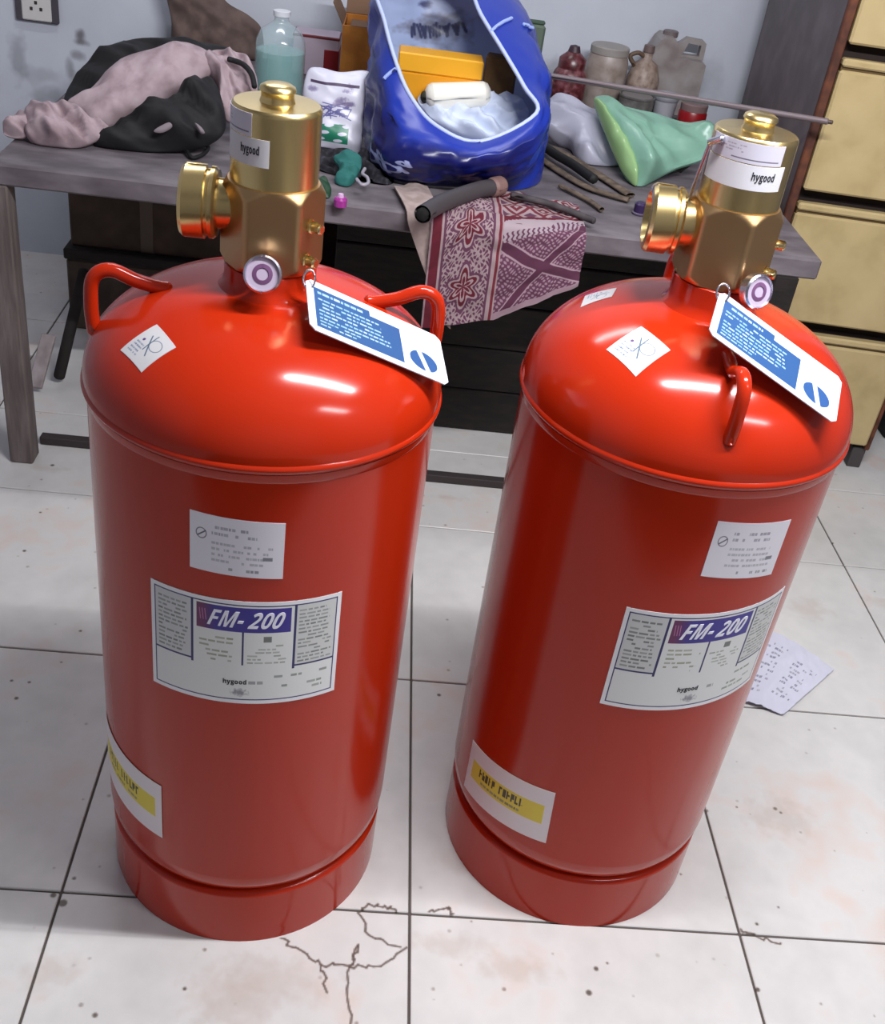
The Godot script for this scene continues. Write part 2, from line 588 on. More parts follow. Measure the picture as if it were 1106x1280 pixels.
func gas_cylinder(left: bool) -> void:
	var at := Vector3(-0.2525, 0.0, -0.1315) if left else Vector3(0.2515, 0.0, -0.1907)
	var dv := 0.0 if left else 0.018
	var dh := 0.112 if left else 0.122
	var t := thing("gas_cylinder", "tall glossy red gas cylinder nearer the table leg, two loop handles spread left and right" if left else "tall glossy red gas cylinder beside the yellow cabinet, one loop handle facing forward", "gas cylinder", at, "red gas cylinders on the tiled floor")
	# skirt, shell and rim
	put("skirt", lathe([[Vector2(0.188, 0.0), Vector2(0.1945, 0.0)], [Vector2(0.1945, 0.0), Vector2(0.1945, 0.096)], [Vector2(0.1945, 0.096), Vector2(0.1935, 0.1005), Vector2(0.190, 0.103), Vector2(0.184, 0.104)]], 96), M.red, t)
	var shell := [Vector2(0.1835, 0.103), Vector2(0.1875, 0.107), Vector2(0.1925, 0.115), Vector2(0.196, 0.126), Vector2(0.1972, 0.140)]
	put("shell", lathe([shell, [Vector2(0.1972, 0.140), Vector2(0.1975, 0.45), Vector2(0.198, 0.768)], [Vector2(0.198, 0.768), Vector2(0.1995, 0.771), Vector2(0.2, 0.779)]], 96), M.red, t)
	var bead := []
	for i in 9: bead.append(Vector2(0.1995 + 0.0042 * sin(i / 8.0 * PI), 0.779 + 0.013 * i / 8.0))
	put("rim", lathe([bead], 96), M.red, t)
	var prof := []
	for i in 33:
		var a := i / 32.0
		var r := lerpf(0.2012, 0.047, pow(a, 1.0))
		r = 0.2012 - (0.2012 - 0.047) * (1.0 - cos(a * PI / 2))
		prof.append(Vector2(r, dome_h(r, dh) if i > 0 else 0.789))
	put("dome", lathe([prof], 96), M.red, t)
	var nt := 0.927 + dv
	put("neck", lathe([[Vector2(0.058, dome_h(0.056, dh) - 0.002), Vector2(0.0515, dome_h(0.05, dh) + 0.004), Vector2(0.0495, dome_h(0.05, dh) + 0.012), Vector2(0.0495, nt - 0.002)], [Vector2(0.0495, nt - 0.002), Vector2(0.046, nt + 0.001), Vector2(0.02, nt + 0.001)]], 48), M.red, t)
	# handles
	for k in 2:
		var az := (174.0 if left else 90.0) + 180.0 * k
		var path := curve([pol(az, 0.188, dome_h(0.188, dh) - 0.004), pol(az, 0.190, 0.862), pol(az, 0.186, 0.893), pol(az, 0.168, 0.903), pol(az, 0.142, 0.893), pol(az, 0.118, dome_h(0.118, dh) + 0.002), pol(az, 0.108, dome_h(0.108, dh) - 0.002)], 28)
		put("handle", tube(path, 0.0078, 14), M.red, t)
	# stickers
	var on_shell := func(c: Array) -> Callable:
		return func(u, v, out): 
			var az: float = lerpf(lerpf(c[0][0], c[1][0], u), lerpf(c[3][0], c[2][0], u), v)
			var h: float = lerpf(lerpf(c[0][1], c[1][1], u), lerpf(c[3][1], c[2][1], u), v)
			return pol(az, 0.1984 + out, h)
	var small: Array = [[106, 0.724], [77, 0.719], [77, 0.646], [106, 0.650]] if left else [[86.5, 0.738], [57, 0.729], [57, 0.650], [86.5, 0.661]]
	var big: Array = [[120.5, 0.614], [56.5, 0.614], [56.0, 0.463], [120.5, 0.461]] if left else [[107.5, 0.600], [42, 0.610], [42, 0.455], [107.5, 0.444]]
	var warn: Array = [[163, 0.292], [118.3, 0.284], [118.3, 0.185], [163, 0.19]] if left else [[160, 0.240], [114.4, 0.265], [113, 0.165], [160, 0.144]]
	sticker("notice_label", on_shell.call(small), pictured(small_print(), 0.35), t)
	var fm := sticker("data_label", on_shell.call(big), pictured(data_print(), 0.35), t)
	put("lettering", lettering("FM- 200", on_shell.call(big), 0.315, 0.715, 0.098, 0.248, 0.10), M.white_ink, fm)
	put("maker_name", lettering("hygood", on_shell.call(big), 0.40, 0.52, 0.755, 0.815, 0.0), M.ink, fm)
	sticker("yellow_label", on_shell.call(warn), pictured(warn_print(), 0.4), t)
	for c in ([[[141, 0.136], [123, 0.146], [129, 0.177], [144, 0.173]]] if left else [[[146, 0.107], [121, 0.121], [128, 0.162], [147, 0.152]], [[-152, 0.112], [-168, 0.112], [-172, 0.146], [-157, 0.146]]]):
		var pts := []
		for q in c: pts.append(pol(q[0], q[1], 0))
		var f := func(u, v, out):
			var p: Vector3 = (pts[0] as Vector3).lerp(pts[1], u).lerp((pts[3] as Vector3).lerp(pts[2], u), v)
			p.y = dome_h(Vector2(p.x, p.z).length(), dh) + 0.0007 + out
			return p
		sticker("diamond_label", f, pictured(diamond_print(), 0.4), t)
	# valve
	var vb := put("valve_body", hex_body(0.0555, nt, nt + 0.088, 85.0 if left else 52.0), M.brass_dull, t)
	var c0 := nt + 0.0845
	put("valve_cap", lathe([[Vector2(0.0455, c0), Vector2(0.0455, c0 + 0.0755)], [Vector2(0.0455, c0 + 0.0755), Vector2(0.0450, c0 + 0.0785), Vector2(0.0430, c0 + 0.0805)], [Vector2(0.0430, c0 + 0.0805), Vector2(0.018, c0 + 0.0815)], [Vector2(0.018, c0 + 0.0815), Vector2(0.0165, c0 + 0.086), Vector2(0.0165, c0 + 0.090), Vector2(0.0185, c0 + 0.0925)], [Vector2(0.0185, c0 + 0.0925), Vector2(0.0175, c0 + 0.096), Vector2(0.013, c0 + 0.0985), Vector2(0.0, c0 + 0.0995)]], 64), M.brass, vb)
	var out := put("outlet", turned([Vector2(0.022, 0.035), Vector2(0.026, 0.035), Vector2(0.026, 0.056), Vector2(0.034, 0.057), Vector2(0.037, 0.060), Vector2(0.037, 0.064), Vector2(0.034, 0.065), Vector2(0.034, 0.068), Vector2(0.038, 0.069), Vector2(0.038, 0.090), Vector2(0.035, 0.094), Vector2(0.028, 0.095), Vector2(0.026, 0.088), Vector2(0.0, 0.088)], 40), M.brass, vb)
	out.transform = Transform3D(Basis(Vector3.UP, deg_to_rad(-180.0 if left else -186.0)) * Basis(Vector3.FORWARD, PI / 2), Vector3(0, nt + 0.056, 0))
	# pressure gauge
	var gaz := 91.0 if left else 66.0
	var g := put("pressure_gauge", turned([Vector2(0.005, -0.028), Vector2(0.005, -0.004), Vector2(0.017, -0.003), Vector2(0.0195, 0.0), Vector2(0.0195, 0.010), Vector2(0.0175, 0.012), Vector2(0.0165, 0.0095)], 36), M.chrome, t)
	g.transform = Transform3D(Basis(Vector3.UP, deg_to_rad(-gaz)) * Basis(Vector3.FORWARD, deg_to_rad(68 if left else 75)), pol(gaz, 0.063, nt + 0.009))
	put("dial", lathe([[Vector2(0.0168, 0.0095), Vector2(0.0, 0.0098)]], 36), M.dial, g)
	put("dial_mark", joined([lathe([[Vector2(0.0105, 0.0099), Vector2(0.0065, 0.0105)], [Vector2(0.0065, 0.0105), Vector2(0.006, 0.0099)]], 24), block(Vector3(0.002, 0.001, 0.012), Vector3(0.002, 0.0105, -0.002), 0.0002)]), mat(Color(0.42, 0.28, 0.42), 0.4), g)
	# small fittings on the right of the valve body
	for q in ([[32.0, 0.052], [38.0, 0.017]] if left else [[18.0, 0.050], [30.0, 0.020]]):
		var fit := put("fitting", turned([Vector2(0.008, -0.01), Vector2(0.008, 0.002), Vector2(0.006, 0.003), Vector2(0.006, 0.012), Vector2(0.0045, 0.014), Vector2(0.0, 0.0142)], 6), M.brass, vb)
		fit.transform = Transform3D(Basis(Vector3.UP, deg_to_rad(-q[0])) * Basis(Vector3.FORWARD, PI / 2), pol(q[0], 0.050, nt + q[1]))
	if not left:
		put("locking_pin", joined([tube([pol(168, 0.060, nt + 0.085), pol(166, 0.0525, nt + 0.150)], 0.0022, 8), tube([pol(166, 0.0525, nt + 0.150), pol(150, 0.049, nt + 0.158)], 0.004, 10)]), M.chrome, vb)
	# white stickers on the brass cap
	var on_cap := func(c: Array) -> Callable:
		return func(u, v, o): return pol(lerpf(c[0], c[1], u), 0.0458 + o, lerpf(c[2], c[3], v))
	var caps: Array = [[196, 116, 0.0775, 0.0555], [198, 92, 0.0545, 0.0275]] if left else [[172, 62, 0.077, 0.056], [176, 52, 0.055, 0.029]]
	for i in 2:
		var c: Array = caps[i]
		var f: Callable = on_cap.call([c[0], c[1], c0 + c[2], c0 + c[3]])
		var s := sticker("cap_label", f, pictured(cap_print(i), 0.4), vb)
		if i == 1:
			s.material_override = M.paper
			put("maker_name", lettering("hygood", f, 0.62, 0.88, 0.25, 0.68, 0.0, true, 0.0003), M.ink, vb)
	# the instruction tag hangs from the fitting
	var q: Array = [Vector3(-0.2125, 0.9303, -0.0852), Vector3(-0.0614, 0.8564, -0.1339), Vector3(-0.0489, 0.8336, -0.0607), Vector3(-0.2001, 0.9076, -0.0120)] if left else [Vector3(0.2435, 0.9461, -0.1424), Vector3(0.4012, 0.8683, -0.1118), Vector3(0.3768, 0.8471, -0.0397), Vector3(0.2191, 0.9249, -0.0702)]
	if not left: q = q.map(func(p): return EYE.lerp(p, 0.984))
	tag(q, left)

func sticker(called: String, place: Callable, m: Material, parent: Node) -> MeshInstance3D:
	var st := begin()
	st.append_from(sheet(28, 4, func(u, v): return place.call(u, 1.0 - v, 0.0)), 0, Transform3D())
	# a thin edge
	for e in 4:
		st.append_from(sheet(28, 1, func(u, v):
			var a: float = u
			return place.call([a, a, 0.0, 1.0][e], [0.0, 1.0, a, a][e], -0.0005 * v)), 0, Transform3D())
	return put(called, st.commit(), m, parent)

func hex_body(r: float, y0: float, y1: float, az: float) -> ArrayMesh:
	# six flats turned round at top and bottom, as on a machined nut
	var rc := r * 0.955
	var rin := r * cos(PI / 6)
	return joined([sheet(144, 40, func(u, v):
		var a: float = fposmod(u * 360.0 + 30.0 - az, 60.0) - 30.0
		var flat: float = rin / cos(deg_to_rad(a))
		flat = minf(flat, rc * 1.02)
		var y: float = lerpf(y0, y1, v)
		var lim: float = minf(1.0, 0.865 + (y1 - y) / 0.011 * 0.12)
		lim = minf(lim, 0.90 + (y - y0) / 0.008 * 0.1)
		return pol(u * 360.0, minf(flat, r * lim), y), true), turned([Vector2(0.0478, y1), Vector2(0.0, y1)], 48)])

func small_print() -> Image:
	var im := canvas(256, 160, Color(0.90, 0.89, 0.92))
	print_rows(im, 0.24, 0.14, 0.75, 0.36, 2, Color(0.62, 0.60, 0.66))
	print_rows(im, 0.24, 0.42, 0.92, 0.82, 4, Color(0.70, 0.69, 0.73))
	rect(im, 0.78, 0.62, 0.88, 0.68, Color(0.5, 0.5, 0.54))
	print_rows(im, 0.42, 0.84, 0.92, 0.95, 1, Color(0.56, 0.56, 0.6))
	for i in 40:
		var a := i / 40.0 * TAU
		dot(im, Vector2(32 + cos(a) * 14, 54 + sin(a) * 14), 1.4, Color(0.38, 0.36, 0.40, 0.9))
	stroke(im, Vector2(22, 62), Vector2(44, 46), 1.6, Color(0.35, 0.33, 0.38, 0.9))
	return im

func data_print() -> Image:
	var im := canvas(640, 384, Color(0.92, 0.92, 0.93))
	var navy := Color(0.13, 0.12, 0.36)
	rect(im, 0.022, 0.035, 0.978, 0.965, navy)
	rect(im, 0.028, 0.045, 0.972, 0.955, Color(0.88, 0.89, 0.88))
	rect(im, 0.028, 0.045, 0.232, 0.60, Color(0.80, 0.81, 0.81))
	print_rows(im, 0.045, 0.09, 0.22, 0.58, 13, Color(0.45, 0.47, 0.46), 0.9)
	rect(im, 0.232, 0.035, 0.244, 0.64, navy)
	rect(im, 0.022, 0.60, 0.244, 0.615, navy)
	rect(im, 0.756, 0.045, 0.972, 0.62, Color(0.80, 0.81, 0.80))
	print_rows(im, 0.775, 0.08, 0.96, 0.61, 15, Color(0.46, 0.48, 0.47), 0.9)
	rect(im, 0.750, 0.035, 0.762, 0.66, navy)
	rect(im, 0.750, 0.62, 0.978, 0.635, navy)
	var w := 640.0
	for x in range(int(0.262 * w), int(0.735 * w)):
		var k := clampf((x / w - 0.29) / 0.07, 0.0, 1.0)
		im.fill_rect(Rect2i(x, int(0.06 * 384), 1, int(0.23 * 384)), Color(0.40, 0.14, 0.34).lerp(Color(0.20, 0.15, 0.55), k))
	for k in 3:
		stroke(im, Vector2(176 + k * 9, 42), Vector2(180 + k * 9, 80), 1.3, Color(0.72, 0.45, 0.62, 0.8))
	rect(im, 0.492, 0.29, 0.502, 0.61, navy)
	print_rows(im, 0.275, 0.34, 0.47, 0.60, 6, Color(0.60, 0.61, 0.52), 0.6)
	print_rows(im, 0.52, 0.40, 0.73, 0.60, 6, Color(0.62, 0.64, 0.60), 0.6)
	rect(im, 0.60, 0.325, 0.64, 0.38, Color(0.45, 0.46, 0.45))
	print_rows(im, 0.53, 0.75, 0.62, 0.82, 1, Color(0.5, 0.5, 0.52))
	print_rows(im, 0.66, 0.70, 0.95, 0.75, 1, Color(0.55, 0.58, 0.55))
	print_rows(im, 0.70, 0.80, 0.95, 0.90, 2, Color(0.55, 0.58, 0.55))
	smudge(im, Vector2(310, 340), 34, 20, Color(0.42, 0.42, 0.46, 0.7), 8)
	return im

func warn_print() -> Image:
	var im := canvas(256, 128, Color(0.88, 0.85, 0.86))
	rect(im, 0.08, 0.30, 0.93, 0.66, Color(0.86, 0.78, 0.20))
	for b in [[0.20, 0.42], [0.47, 0.70]]:
		var x: float = b[0]
		while x < b[1]:
			rect(im, x, 0.34, x + 0.014, 0.50, Color(0.20, 0.17, 0.10))
			rect(im, x, 0.34 + 0.06 * rng.randi_range(0, 2), x + 0.034, 0.38 + 0.06 * rng.randi_range(0, 2), Color(0.24, 0.2, 0.1))
			x += 0.045
	print_rows(im, 0.24, 0.54, 0.80, 0.64, 1, Color(0.40, 0.36, 0.14))
	return im

func diamond_print() -> Image:
	var im := canvas(128, 128, Color(0.78, 0.77, 0.78))
	var teal := Color(0.30, 0.38, 0.45, 0.85)
	for i in 60:
		var a := i / 60.0 * TAU
		dot(im, Vector2(84 + cos(a) * 24, 50 + sin(a) * 20), 1.4, teal)
	stroke(im, Vector2(58, 22), Vector2(62, 84), 1.8, teal)
	stroke(im, Vector2(40, 34), Vector2(88, 92), 2.0, teal)
	print_rows(im, 0.12, 0.55, 0.5, 0.9, 4, Color(0.36, 0.42, 0.54), 0.9)
	dot(im, Vector2(30, 60), 5, Color(0.30, 0.18, 0.42, 0.95))
	return im

func cap_print(i: int) -> Image:
	var im := canvas(160, 64, Color(0.80, 0.79, 0.84))
	print_rows(im, 0.1, 0.15, 0.55, 0.6, 3, Color(0.62, 0.58, 0.64), 0.8)
	rect(im, 0.35, 0.78, 0.95, 0.84, Color(0.45, 0.42, 0.48))
	return im

func tag_print() -> Image:
	var im := canvas(420, 190, Color(0.82, 0.83, 0.86))
	var blue := Color(0.17, 0.31, 0.50)
	rect(im, 0.05, 0.12, 0.67, 0.90, blue)
	rect(im, 0.45, 0.04, 0.69, 0.22, Color(0.82, 0.83, 0.86))
	print_rows(im, 0.075, 0.16, 0.44, 0.26, 1, Color(0.52, 0.66, 0.74), 0.95)
	print_rows(im, 0.075, 0.30, 0.64, 0.74, 6, Color(0.46, 0.62, 0.70), 0.9)
	print_rows(im, 0.075, 0.74, 0.40, 0.86, 2, Color(0.46, 0.62, 0.66), 0.8)
	# emblem: a blue disc split by a slanting white bar
	for y in range(90, 175):
		for x in range(296, 396):
			var p := Vector2((x - 346) / 44.0, (y - 132) / 36.0)
			var bar := absf((x - 346) - (y - 132) * 0.30)
			if p.length() < 1.0 and bar > 8.0: im.set_pixel(x, y, Color(0.17, 0.31, 0.52))
	return im

func tag(q: Array, left: bool) -> void:
	var u: Vector3 = q[1] - q[0]
	var v: Vector3 = q[3] - q[0]
	var n: Vector3 = v.cross(u).normalized()
	var t := thing("instruction_tag", "white and blue instruction tag on the cylinder nearer the table leg" if left else "white and blue instruction tag on the cylinder beside the yellow cabinet", "tag", q[0], "instruction tags on the valves")
	var round := func(a: float, b: float) -> Vector3: return u * a + v * b
	var st := begin()
	st.set_smooth_group(-1)
	# card with clipped corners and thickness
	var cx := 0.035
	var cy := 0.08
	var ring := [Vector2(cx, 0), Vector2(1 - cx, 0), Vector2(1, cy), Vector2(1, 1 - cy), Vector2(1 - cx, 1), Vector2(cx, 1), Vector2(0, 1 - cy), Vector2(0, cy)]
	var th := n * 0.0012
	for i in 8:
		var a: Vector2 = ring[i]
		var b: Vector2 = ring[(i + 1) % 8]
		for side in 2:
			var o := th if side == 0 else Vector3.ZERO
			var tri := [Vector2(0.5, 0.5), b, a] if side == 0 else [Vector2(0.5, 0.5), a, b]
			for p in tri:
				st.set_uv(p if side == 0 else Vector2(0.02, 0.02))
				st.add_vertex(round.call(p.x, p.y) + o)
		var e := [round.call(a.x, a.y) + th, round.call(b.x, b.y) + th, round.call(b.x, b.y), round.call(a.x, a.y)]
		for k in [0, 1, 2, 0, 2, 3]:
			st.set_uv(Vector2(0.01, 0.01))
			st.add_vertex(e[k])
	st.generate_normals()
	put("card", st.commit(), pictured(tag_print(), 0.35), t)
	var loop := []
	for i in 17:
		var a := i / 16.0 * TAU
		loop.append(u * 0.05 + v * 0.12 + Vector3(-0.004 + 0.006 * cos(a) * (1.0 if left else 1.2), 0.008 + 0.009 * sin(a), -0.004 * sin(a)))
	put("ring", tube(loop, 0.0012, 6, false), M.chrome, t)

# ---------- table ----------
func table() -> void:
	var t := thing("work_table", "long grey dusty wooden work table covered with clutter along the back wall", "table", Vector3(-0.06, 0, -1.68))
	wput("tabletop", block(Vector3(1.645, 0.042, 1.15), Vector3(-0.0625, TOP - 0.021, -1.675), 0.004), M.wood_grey, t)
	for x in [-0.855, 0.70]:
		for z in [-1.125, -2.2]:
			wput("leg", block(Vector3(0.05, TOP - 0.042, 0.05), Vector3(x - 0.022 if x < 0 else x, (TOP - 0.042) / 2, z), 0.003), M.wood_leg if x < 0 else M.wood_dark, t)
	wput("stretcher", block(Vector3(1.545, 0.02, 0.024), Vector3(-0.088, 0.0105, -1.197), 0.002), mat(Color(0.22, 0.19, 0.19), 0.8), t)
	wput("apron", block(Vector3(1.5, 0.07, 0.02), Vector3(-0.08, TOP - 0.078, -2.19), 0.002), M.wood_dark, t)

func under_table() -> void:
	# a dark crate fills the middle, boxes and boards stand at the left
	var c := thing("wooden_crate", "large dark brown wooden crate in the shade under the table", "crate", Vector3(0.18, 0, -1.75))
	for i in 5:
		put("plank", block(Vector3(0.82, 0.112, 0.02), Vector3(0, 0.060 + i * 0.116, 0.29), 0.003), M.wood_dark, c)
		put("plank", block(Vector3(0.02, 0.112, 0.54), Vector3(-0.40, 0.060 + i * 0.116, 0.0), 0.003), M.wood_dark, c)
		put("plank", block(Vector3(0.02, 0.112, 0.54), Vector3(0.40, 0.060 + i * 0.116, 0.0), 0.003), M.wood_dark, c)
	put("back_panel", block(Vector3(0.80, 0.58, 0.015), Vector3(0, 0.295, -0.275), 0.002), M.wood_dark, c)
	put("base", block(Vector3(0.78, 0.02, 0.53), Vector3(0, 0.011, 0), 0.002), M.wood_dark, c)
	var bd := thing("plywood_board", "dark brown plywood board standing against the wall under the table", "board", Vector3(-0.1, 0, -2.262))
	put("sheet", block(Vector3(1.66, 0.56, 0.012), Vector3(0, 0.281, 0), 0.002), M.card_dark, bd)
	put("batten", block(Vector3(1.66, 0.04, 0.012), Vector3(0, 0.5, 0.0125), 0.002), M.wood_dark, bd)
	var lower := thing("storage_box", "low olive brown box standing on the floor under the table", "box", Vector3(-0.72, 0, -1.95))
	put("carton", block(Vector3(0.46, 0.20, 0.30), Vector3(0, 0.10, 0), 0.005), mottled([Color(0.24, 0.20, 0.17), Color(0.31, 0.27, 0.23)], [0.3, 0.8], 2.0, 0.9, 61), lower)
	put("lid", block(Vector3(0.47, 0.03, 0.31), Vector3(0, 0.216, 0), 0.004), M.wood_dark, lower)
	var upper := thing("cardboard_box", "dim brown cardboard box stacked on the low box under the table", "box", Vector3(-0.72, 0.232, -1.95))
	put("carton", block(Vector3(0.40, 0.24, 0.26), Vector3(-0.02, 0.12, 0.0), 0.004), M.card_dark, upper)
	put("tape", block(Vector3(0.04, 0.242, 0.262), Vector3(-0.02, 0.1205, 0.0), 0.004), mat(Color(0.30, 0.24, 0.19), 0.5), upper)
	var a := on_z(105, 340, -1.62)
	var b := on_h(74, 470, 0.02)
	solo("dark_beam", tube([Vector3(b.x, 0.02, b.z), a.lerp(b, 0.5), a], 0.016, 6), M.wood_dark, "dark wooden bar leaning in the shade behind the left cylinder", "bar", Vector3(b.x, 0, b.z))
	var p := on_h(44, 490, 0.006)
	var q := on_z(62, 424, p.z - 0.10)
	var d := (q - p)
	var x := d.normalized()
	var side := Vector3(1, 0, 0.2).normalized()
	side = (side - x * side.dot(x)).normalized()
	solo("white_board", block(Vector3(0.035, d.length(), 0.012), (p + q) / 2 + Vector3(0, 0.012, 0), 0.002, Basis(side, x, side.cross(x))), mottled([Color(0.52, 0.48, 0.48), Color(0.66, 0.62, 0.62)], [0.3, 0.8], 4, 0.8, 63), "short pale board leaning beside the table leg on the left", "board", Vector3(p.x, 0, p.z))

# ---------- filing cabinet ----------
func cabinet() -> void:
	var o := Vector3(0.80, 0, -1.487)
	var t := thing("filing_cabinet", "tall dented yellow steel filing cabinet with a grey side, right of the table", "cabinet", o)
	t.rotation.y = deg_to_rad(-4.0)
	var w := 0.40
	var top := 1.64
	put("carcass", joined([block(Vector3(0.012, top - 0.06, 0.70), Vector3(0.006, (top + 0.06) / 2, -0.352), 0.002), block(Vector3(0.012, top - 0.06, 0.70), Vector3(w - 0.006, (top + 0.06) / 2, -0.352), 0.002), block(Vector3(w, 0.012, 0.70), Vector3(w / 2, top + 0.006, -0.352), 0.002), block(Vector3(w, top - 0.06, 0.01), Vector3(w / 2, (top + 0.06) / 2, -0.70), 0.002)]), M.cab_side, t)
	put("stile", block(Vector3(0.020, top - 0.06, 0.018), Vector3(0.008, (top + 0.06) / 2, 0.0), 0.003), M.rust, t)
	put("stile", block(Vector3(0.012, top - 0.06, 0.018), Vector3(w - 0.006, (top + 0.06) / 2, 0.0), 0.003), M.rust, t)
	put("inner_panel", block(Vector3(w - 0.03, top - 0.06, 0.01), Vector3(w / 2, (top + 0.06) / 2, -0.03), 0.001), mat(Color(0.13, 0.08, 0.06), 0.8), t)
	var dark := mat(Color(0.36, 0.28, 0.15), 0.5)
	for gap in [0.06, 0.375, 0.69, 1.005, 1.32]:
		var d := put("drawer", block(Vector3(w - 0.034, 0.262, 0.022), Vector3(w / 2 + 0.004, gap + 0.014 + 0.131, 0.004), 0.005), M.yellow, t)
		put("top_lip", block(Vector3(w - 0.034, 0.017, 0.026), Vector3(w / 2 + 0.004, gap + 0.014 + 0.262 + 0.016, 0.005), 0.004), M.yellow, d)
		put("groove", block(Vector3(w - 0.036, 0.014, 0.012), Vector3(w / 2 + 0.004, gap + 0.014 + 0.262 + 0.004, 0.002), 0.001), dark, d)
	put("scratch_mark", block(Vector3(0.003, 0.026, 0.002), Vector3(0.205, 0.885, 0.0152), 0.0005, Basis(Vector3.BACK, -0.25)), M.ink, t)
	for q in [[0.02, -0.02], [w - 0.02, -0.02], [0.02, -0.68], [w - 0.02, -0.68]]:
		put("foot", block(Vector3(0.035, 0.06, 0.035), Vector3(q[0], 0.0305, q[1]), 0.002), mat(Color(0.27, 0.25, 0.25), 0.6), t)
	# the dark thing beyond the cabinet's right side
	var p := on_h(1098, 551, 0.0)
	var b := thing("floor_box", "dark box on the floor just right of the yellow cabinet", "box", Vector3(p.x + 0.17, 0, p.z - 0.16))
	put("carton", block(Vector3(0.30, 0.22, 0.30), Vector3(0, 0.111, 0), 0.006), mat(Color(0.10, 0.08, 0.09), 0.7), b)
	put("lid", block(Vector3(0.31, 0.025, 0.31), Vector3(0, 0.234, 0), 0.005), mat(Color(0.13, 0.10, 0.11), 0.7), b)

# ---------- clothes ----------
func outline(px: Array, z0: float, k: float, base := TOP) -> Array:
	var r := []
	for q in px: r.append(on_lean(q[0], q[1], z0, k, base))
	return r

func lean_n(k: float) -> Vector3:
	return Vector3(0, k, 1).normalized()

func clothes() -> void:
	var pink := mottled([Color(0.56, 0.48, 0.50), Color(0.66, 0.58, 0.60), Color(0.71, 0.64, 0.66)], [0.2, 0.5, 0.85], 4, 0.85, 71)
	var black := mat(Color(0.050, 0.048, 0.062), 0.75)
	var j := thing("black_jacket", "crumpled black jacket lying under the pale pink jacket on the table", "jacket", Vector3(-0.60, TOP, -1.5))
	wput("back", pillow(outline([[80, 132], [88, 105], [122, 66], [165, 50], [240, 52], [290, 62], [296, 85], [240, 92], [180, 110], [135, 135], [98, 142]], -1.42, 1.6), lean_n(1.6), 0.03, 0.05, 0.012, 0.4, 3, TOP + 0.002), black, j)
	wput("front", pillow(outline([[116, 180], [150, 155], [200, 134], [238, 108], [262, 96], [276, 120], [282, 160], [262, 180], [225, 188], [160, 190]], -1.27, 1.2), lean_n(1.2), 0.045, 0.03, 0.02, 0.5, 4, TOP + 0.002), black, j)
	wput("strap", tube(curve([on_h(232, 184, TOP + 0.012), on_h(240, 197, TOP + 0.006), on_h(255, 192, TOP + 0.006), on_h(260, 183, TOP + 0.006), on_h(246, 181, TOP + 0.01)], 20), 0.004, 8), black, j)
	for q in [[[192, 164], [205, 156], [217, 152], [214, 160], [202, 166]], [[243, 154], [250, 158], [256, 166], [250, 166]]]:
		wput("patch", pillow(outline(q, -1.195, 1.2), lean_n(1.2), 0.006, 0.004, 0.001, 0.0, 5), mat(Color(0.50, 0.46, 0.48), 0.8), j)
	var p := thing("pink_jacket", "crumpled pale pink jacket draped over the black one on the table", "jacket", Vector3(-0.62, TOP, -1.45))
	wput("body", pillow(outline([[84, 128], [112, 112], [150, 76], [200, 64], [236, 57], [262, 66], [268, 84], [240, 108], [200, 128], [150, 152], [116, 162], [98, 142]], -1.30, 1.5), lean_n(1.5), 0.04, 0.05, 0.010, 0.5, 6, TOP + 0.002, 9.0), pink, p)
	wput("sleeve", pillow(outline([[30, 150], [36, 132], [60, 128], [88, 134], [112, 148], [138, 162], [110, 180], [80, 186], [50, 182], [34, 172]], -1.235, 1.3), lean_n(1.3), 0.035, 0.03, 0.022, 0.9, 7, TOP + 0.002, 20.0), pink, p)
	wput("cuff", pillow(outline([[4, 164], [12, 150], [24, 140], [38, 146], [40, 164], [28, 172], [10, 170]], -1.235, 1.3), lean_n(1.3), 0.02, 0.02, 0.014, 0.3, 8, TOP + 0.002, 24.0), pink, p)
	wput("hood", pillow(outline([[258, 68], [275, 62], [300, 70], [316, 84], [322, 112], [308, 140], [288, 152], [276, 140], [272, 108], [256, 90]], -1.36, 1.3), lean_n(1.3), 0.035, 0.04, 0.026, 1.0, 9, TOP + 0.002, 18.0), pink, p)
	wput("zip", tube(curve([on_lean(286, 74, -1.30, 1.3), on_lean(303, 80, -1.29, 1.3), on_lean(314, 92, -1.28, 1.3), on_lean(318, 108, -1.27, 1.3)], 16), 0.006, 8), black, p)
	# brown board against the wall behind the jackets
	var bp := []
	for q in [[208, -30], [214, 25], [218, 60], [260, 76], [322, 78], [328, 40], [312, 20], [285, 4], [262, -20]]: bp.append(on_z(q[0], q[1], -2.21))
	solo("brown_sack", pillow(bp, Vector3(0, 0.1, 1).normalized(), 0.03, 0.04, 0.006, 0.5, 10, TOP + 0.002), mottled([Color(0.33, 0.27, 0.25), Color(0.43, 0.36, 0.33)], [0.3, 0.8], 3, 0.85, 73), "brown sack leaning on the wall behind the jackets", "sack", on_h(270, 60, TOP))

# ---------- the blue bag ----------
func ring_px(px: Array) -> Array:
	var r := []
	for q in px: r.append(on_z(q[0], q[1], q[2]))
	return r

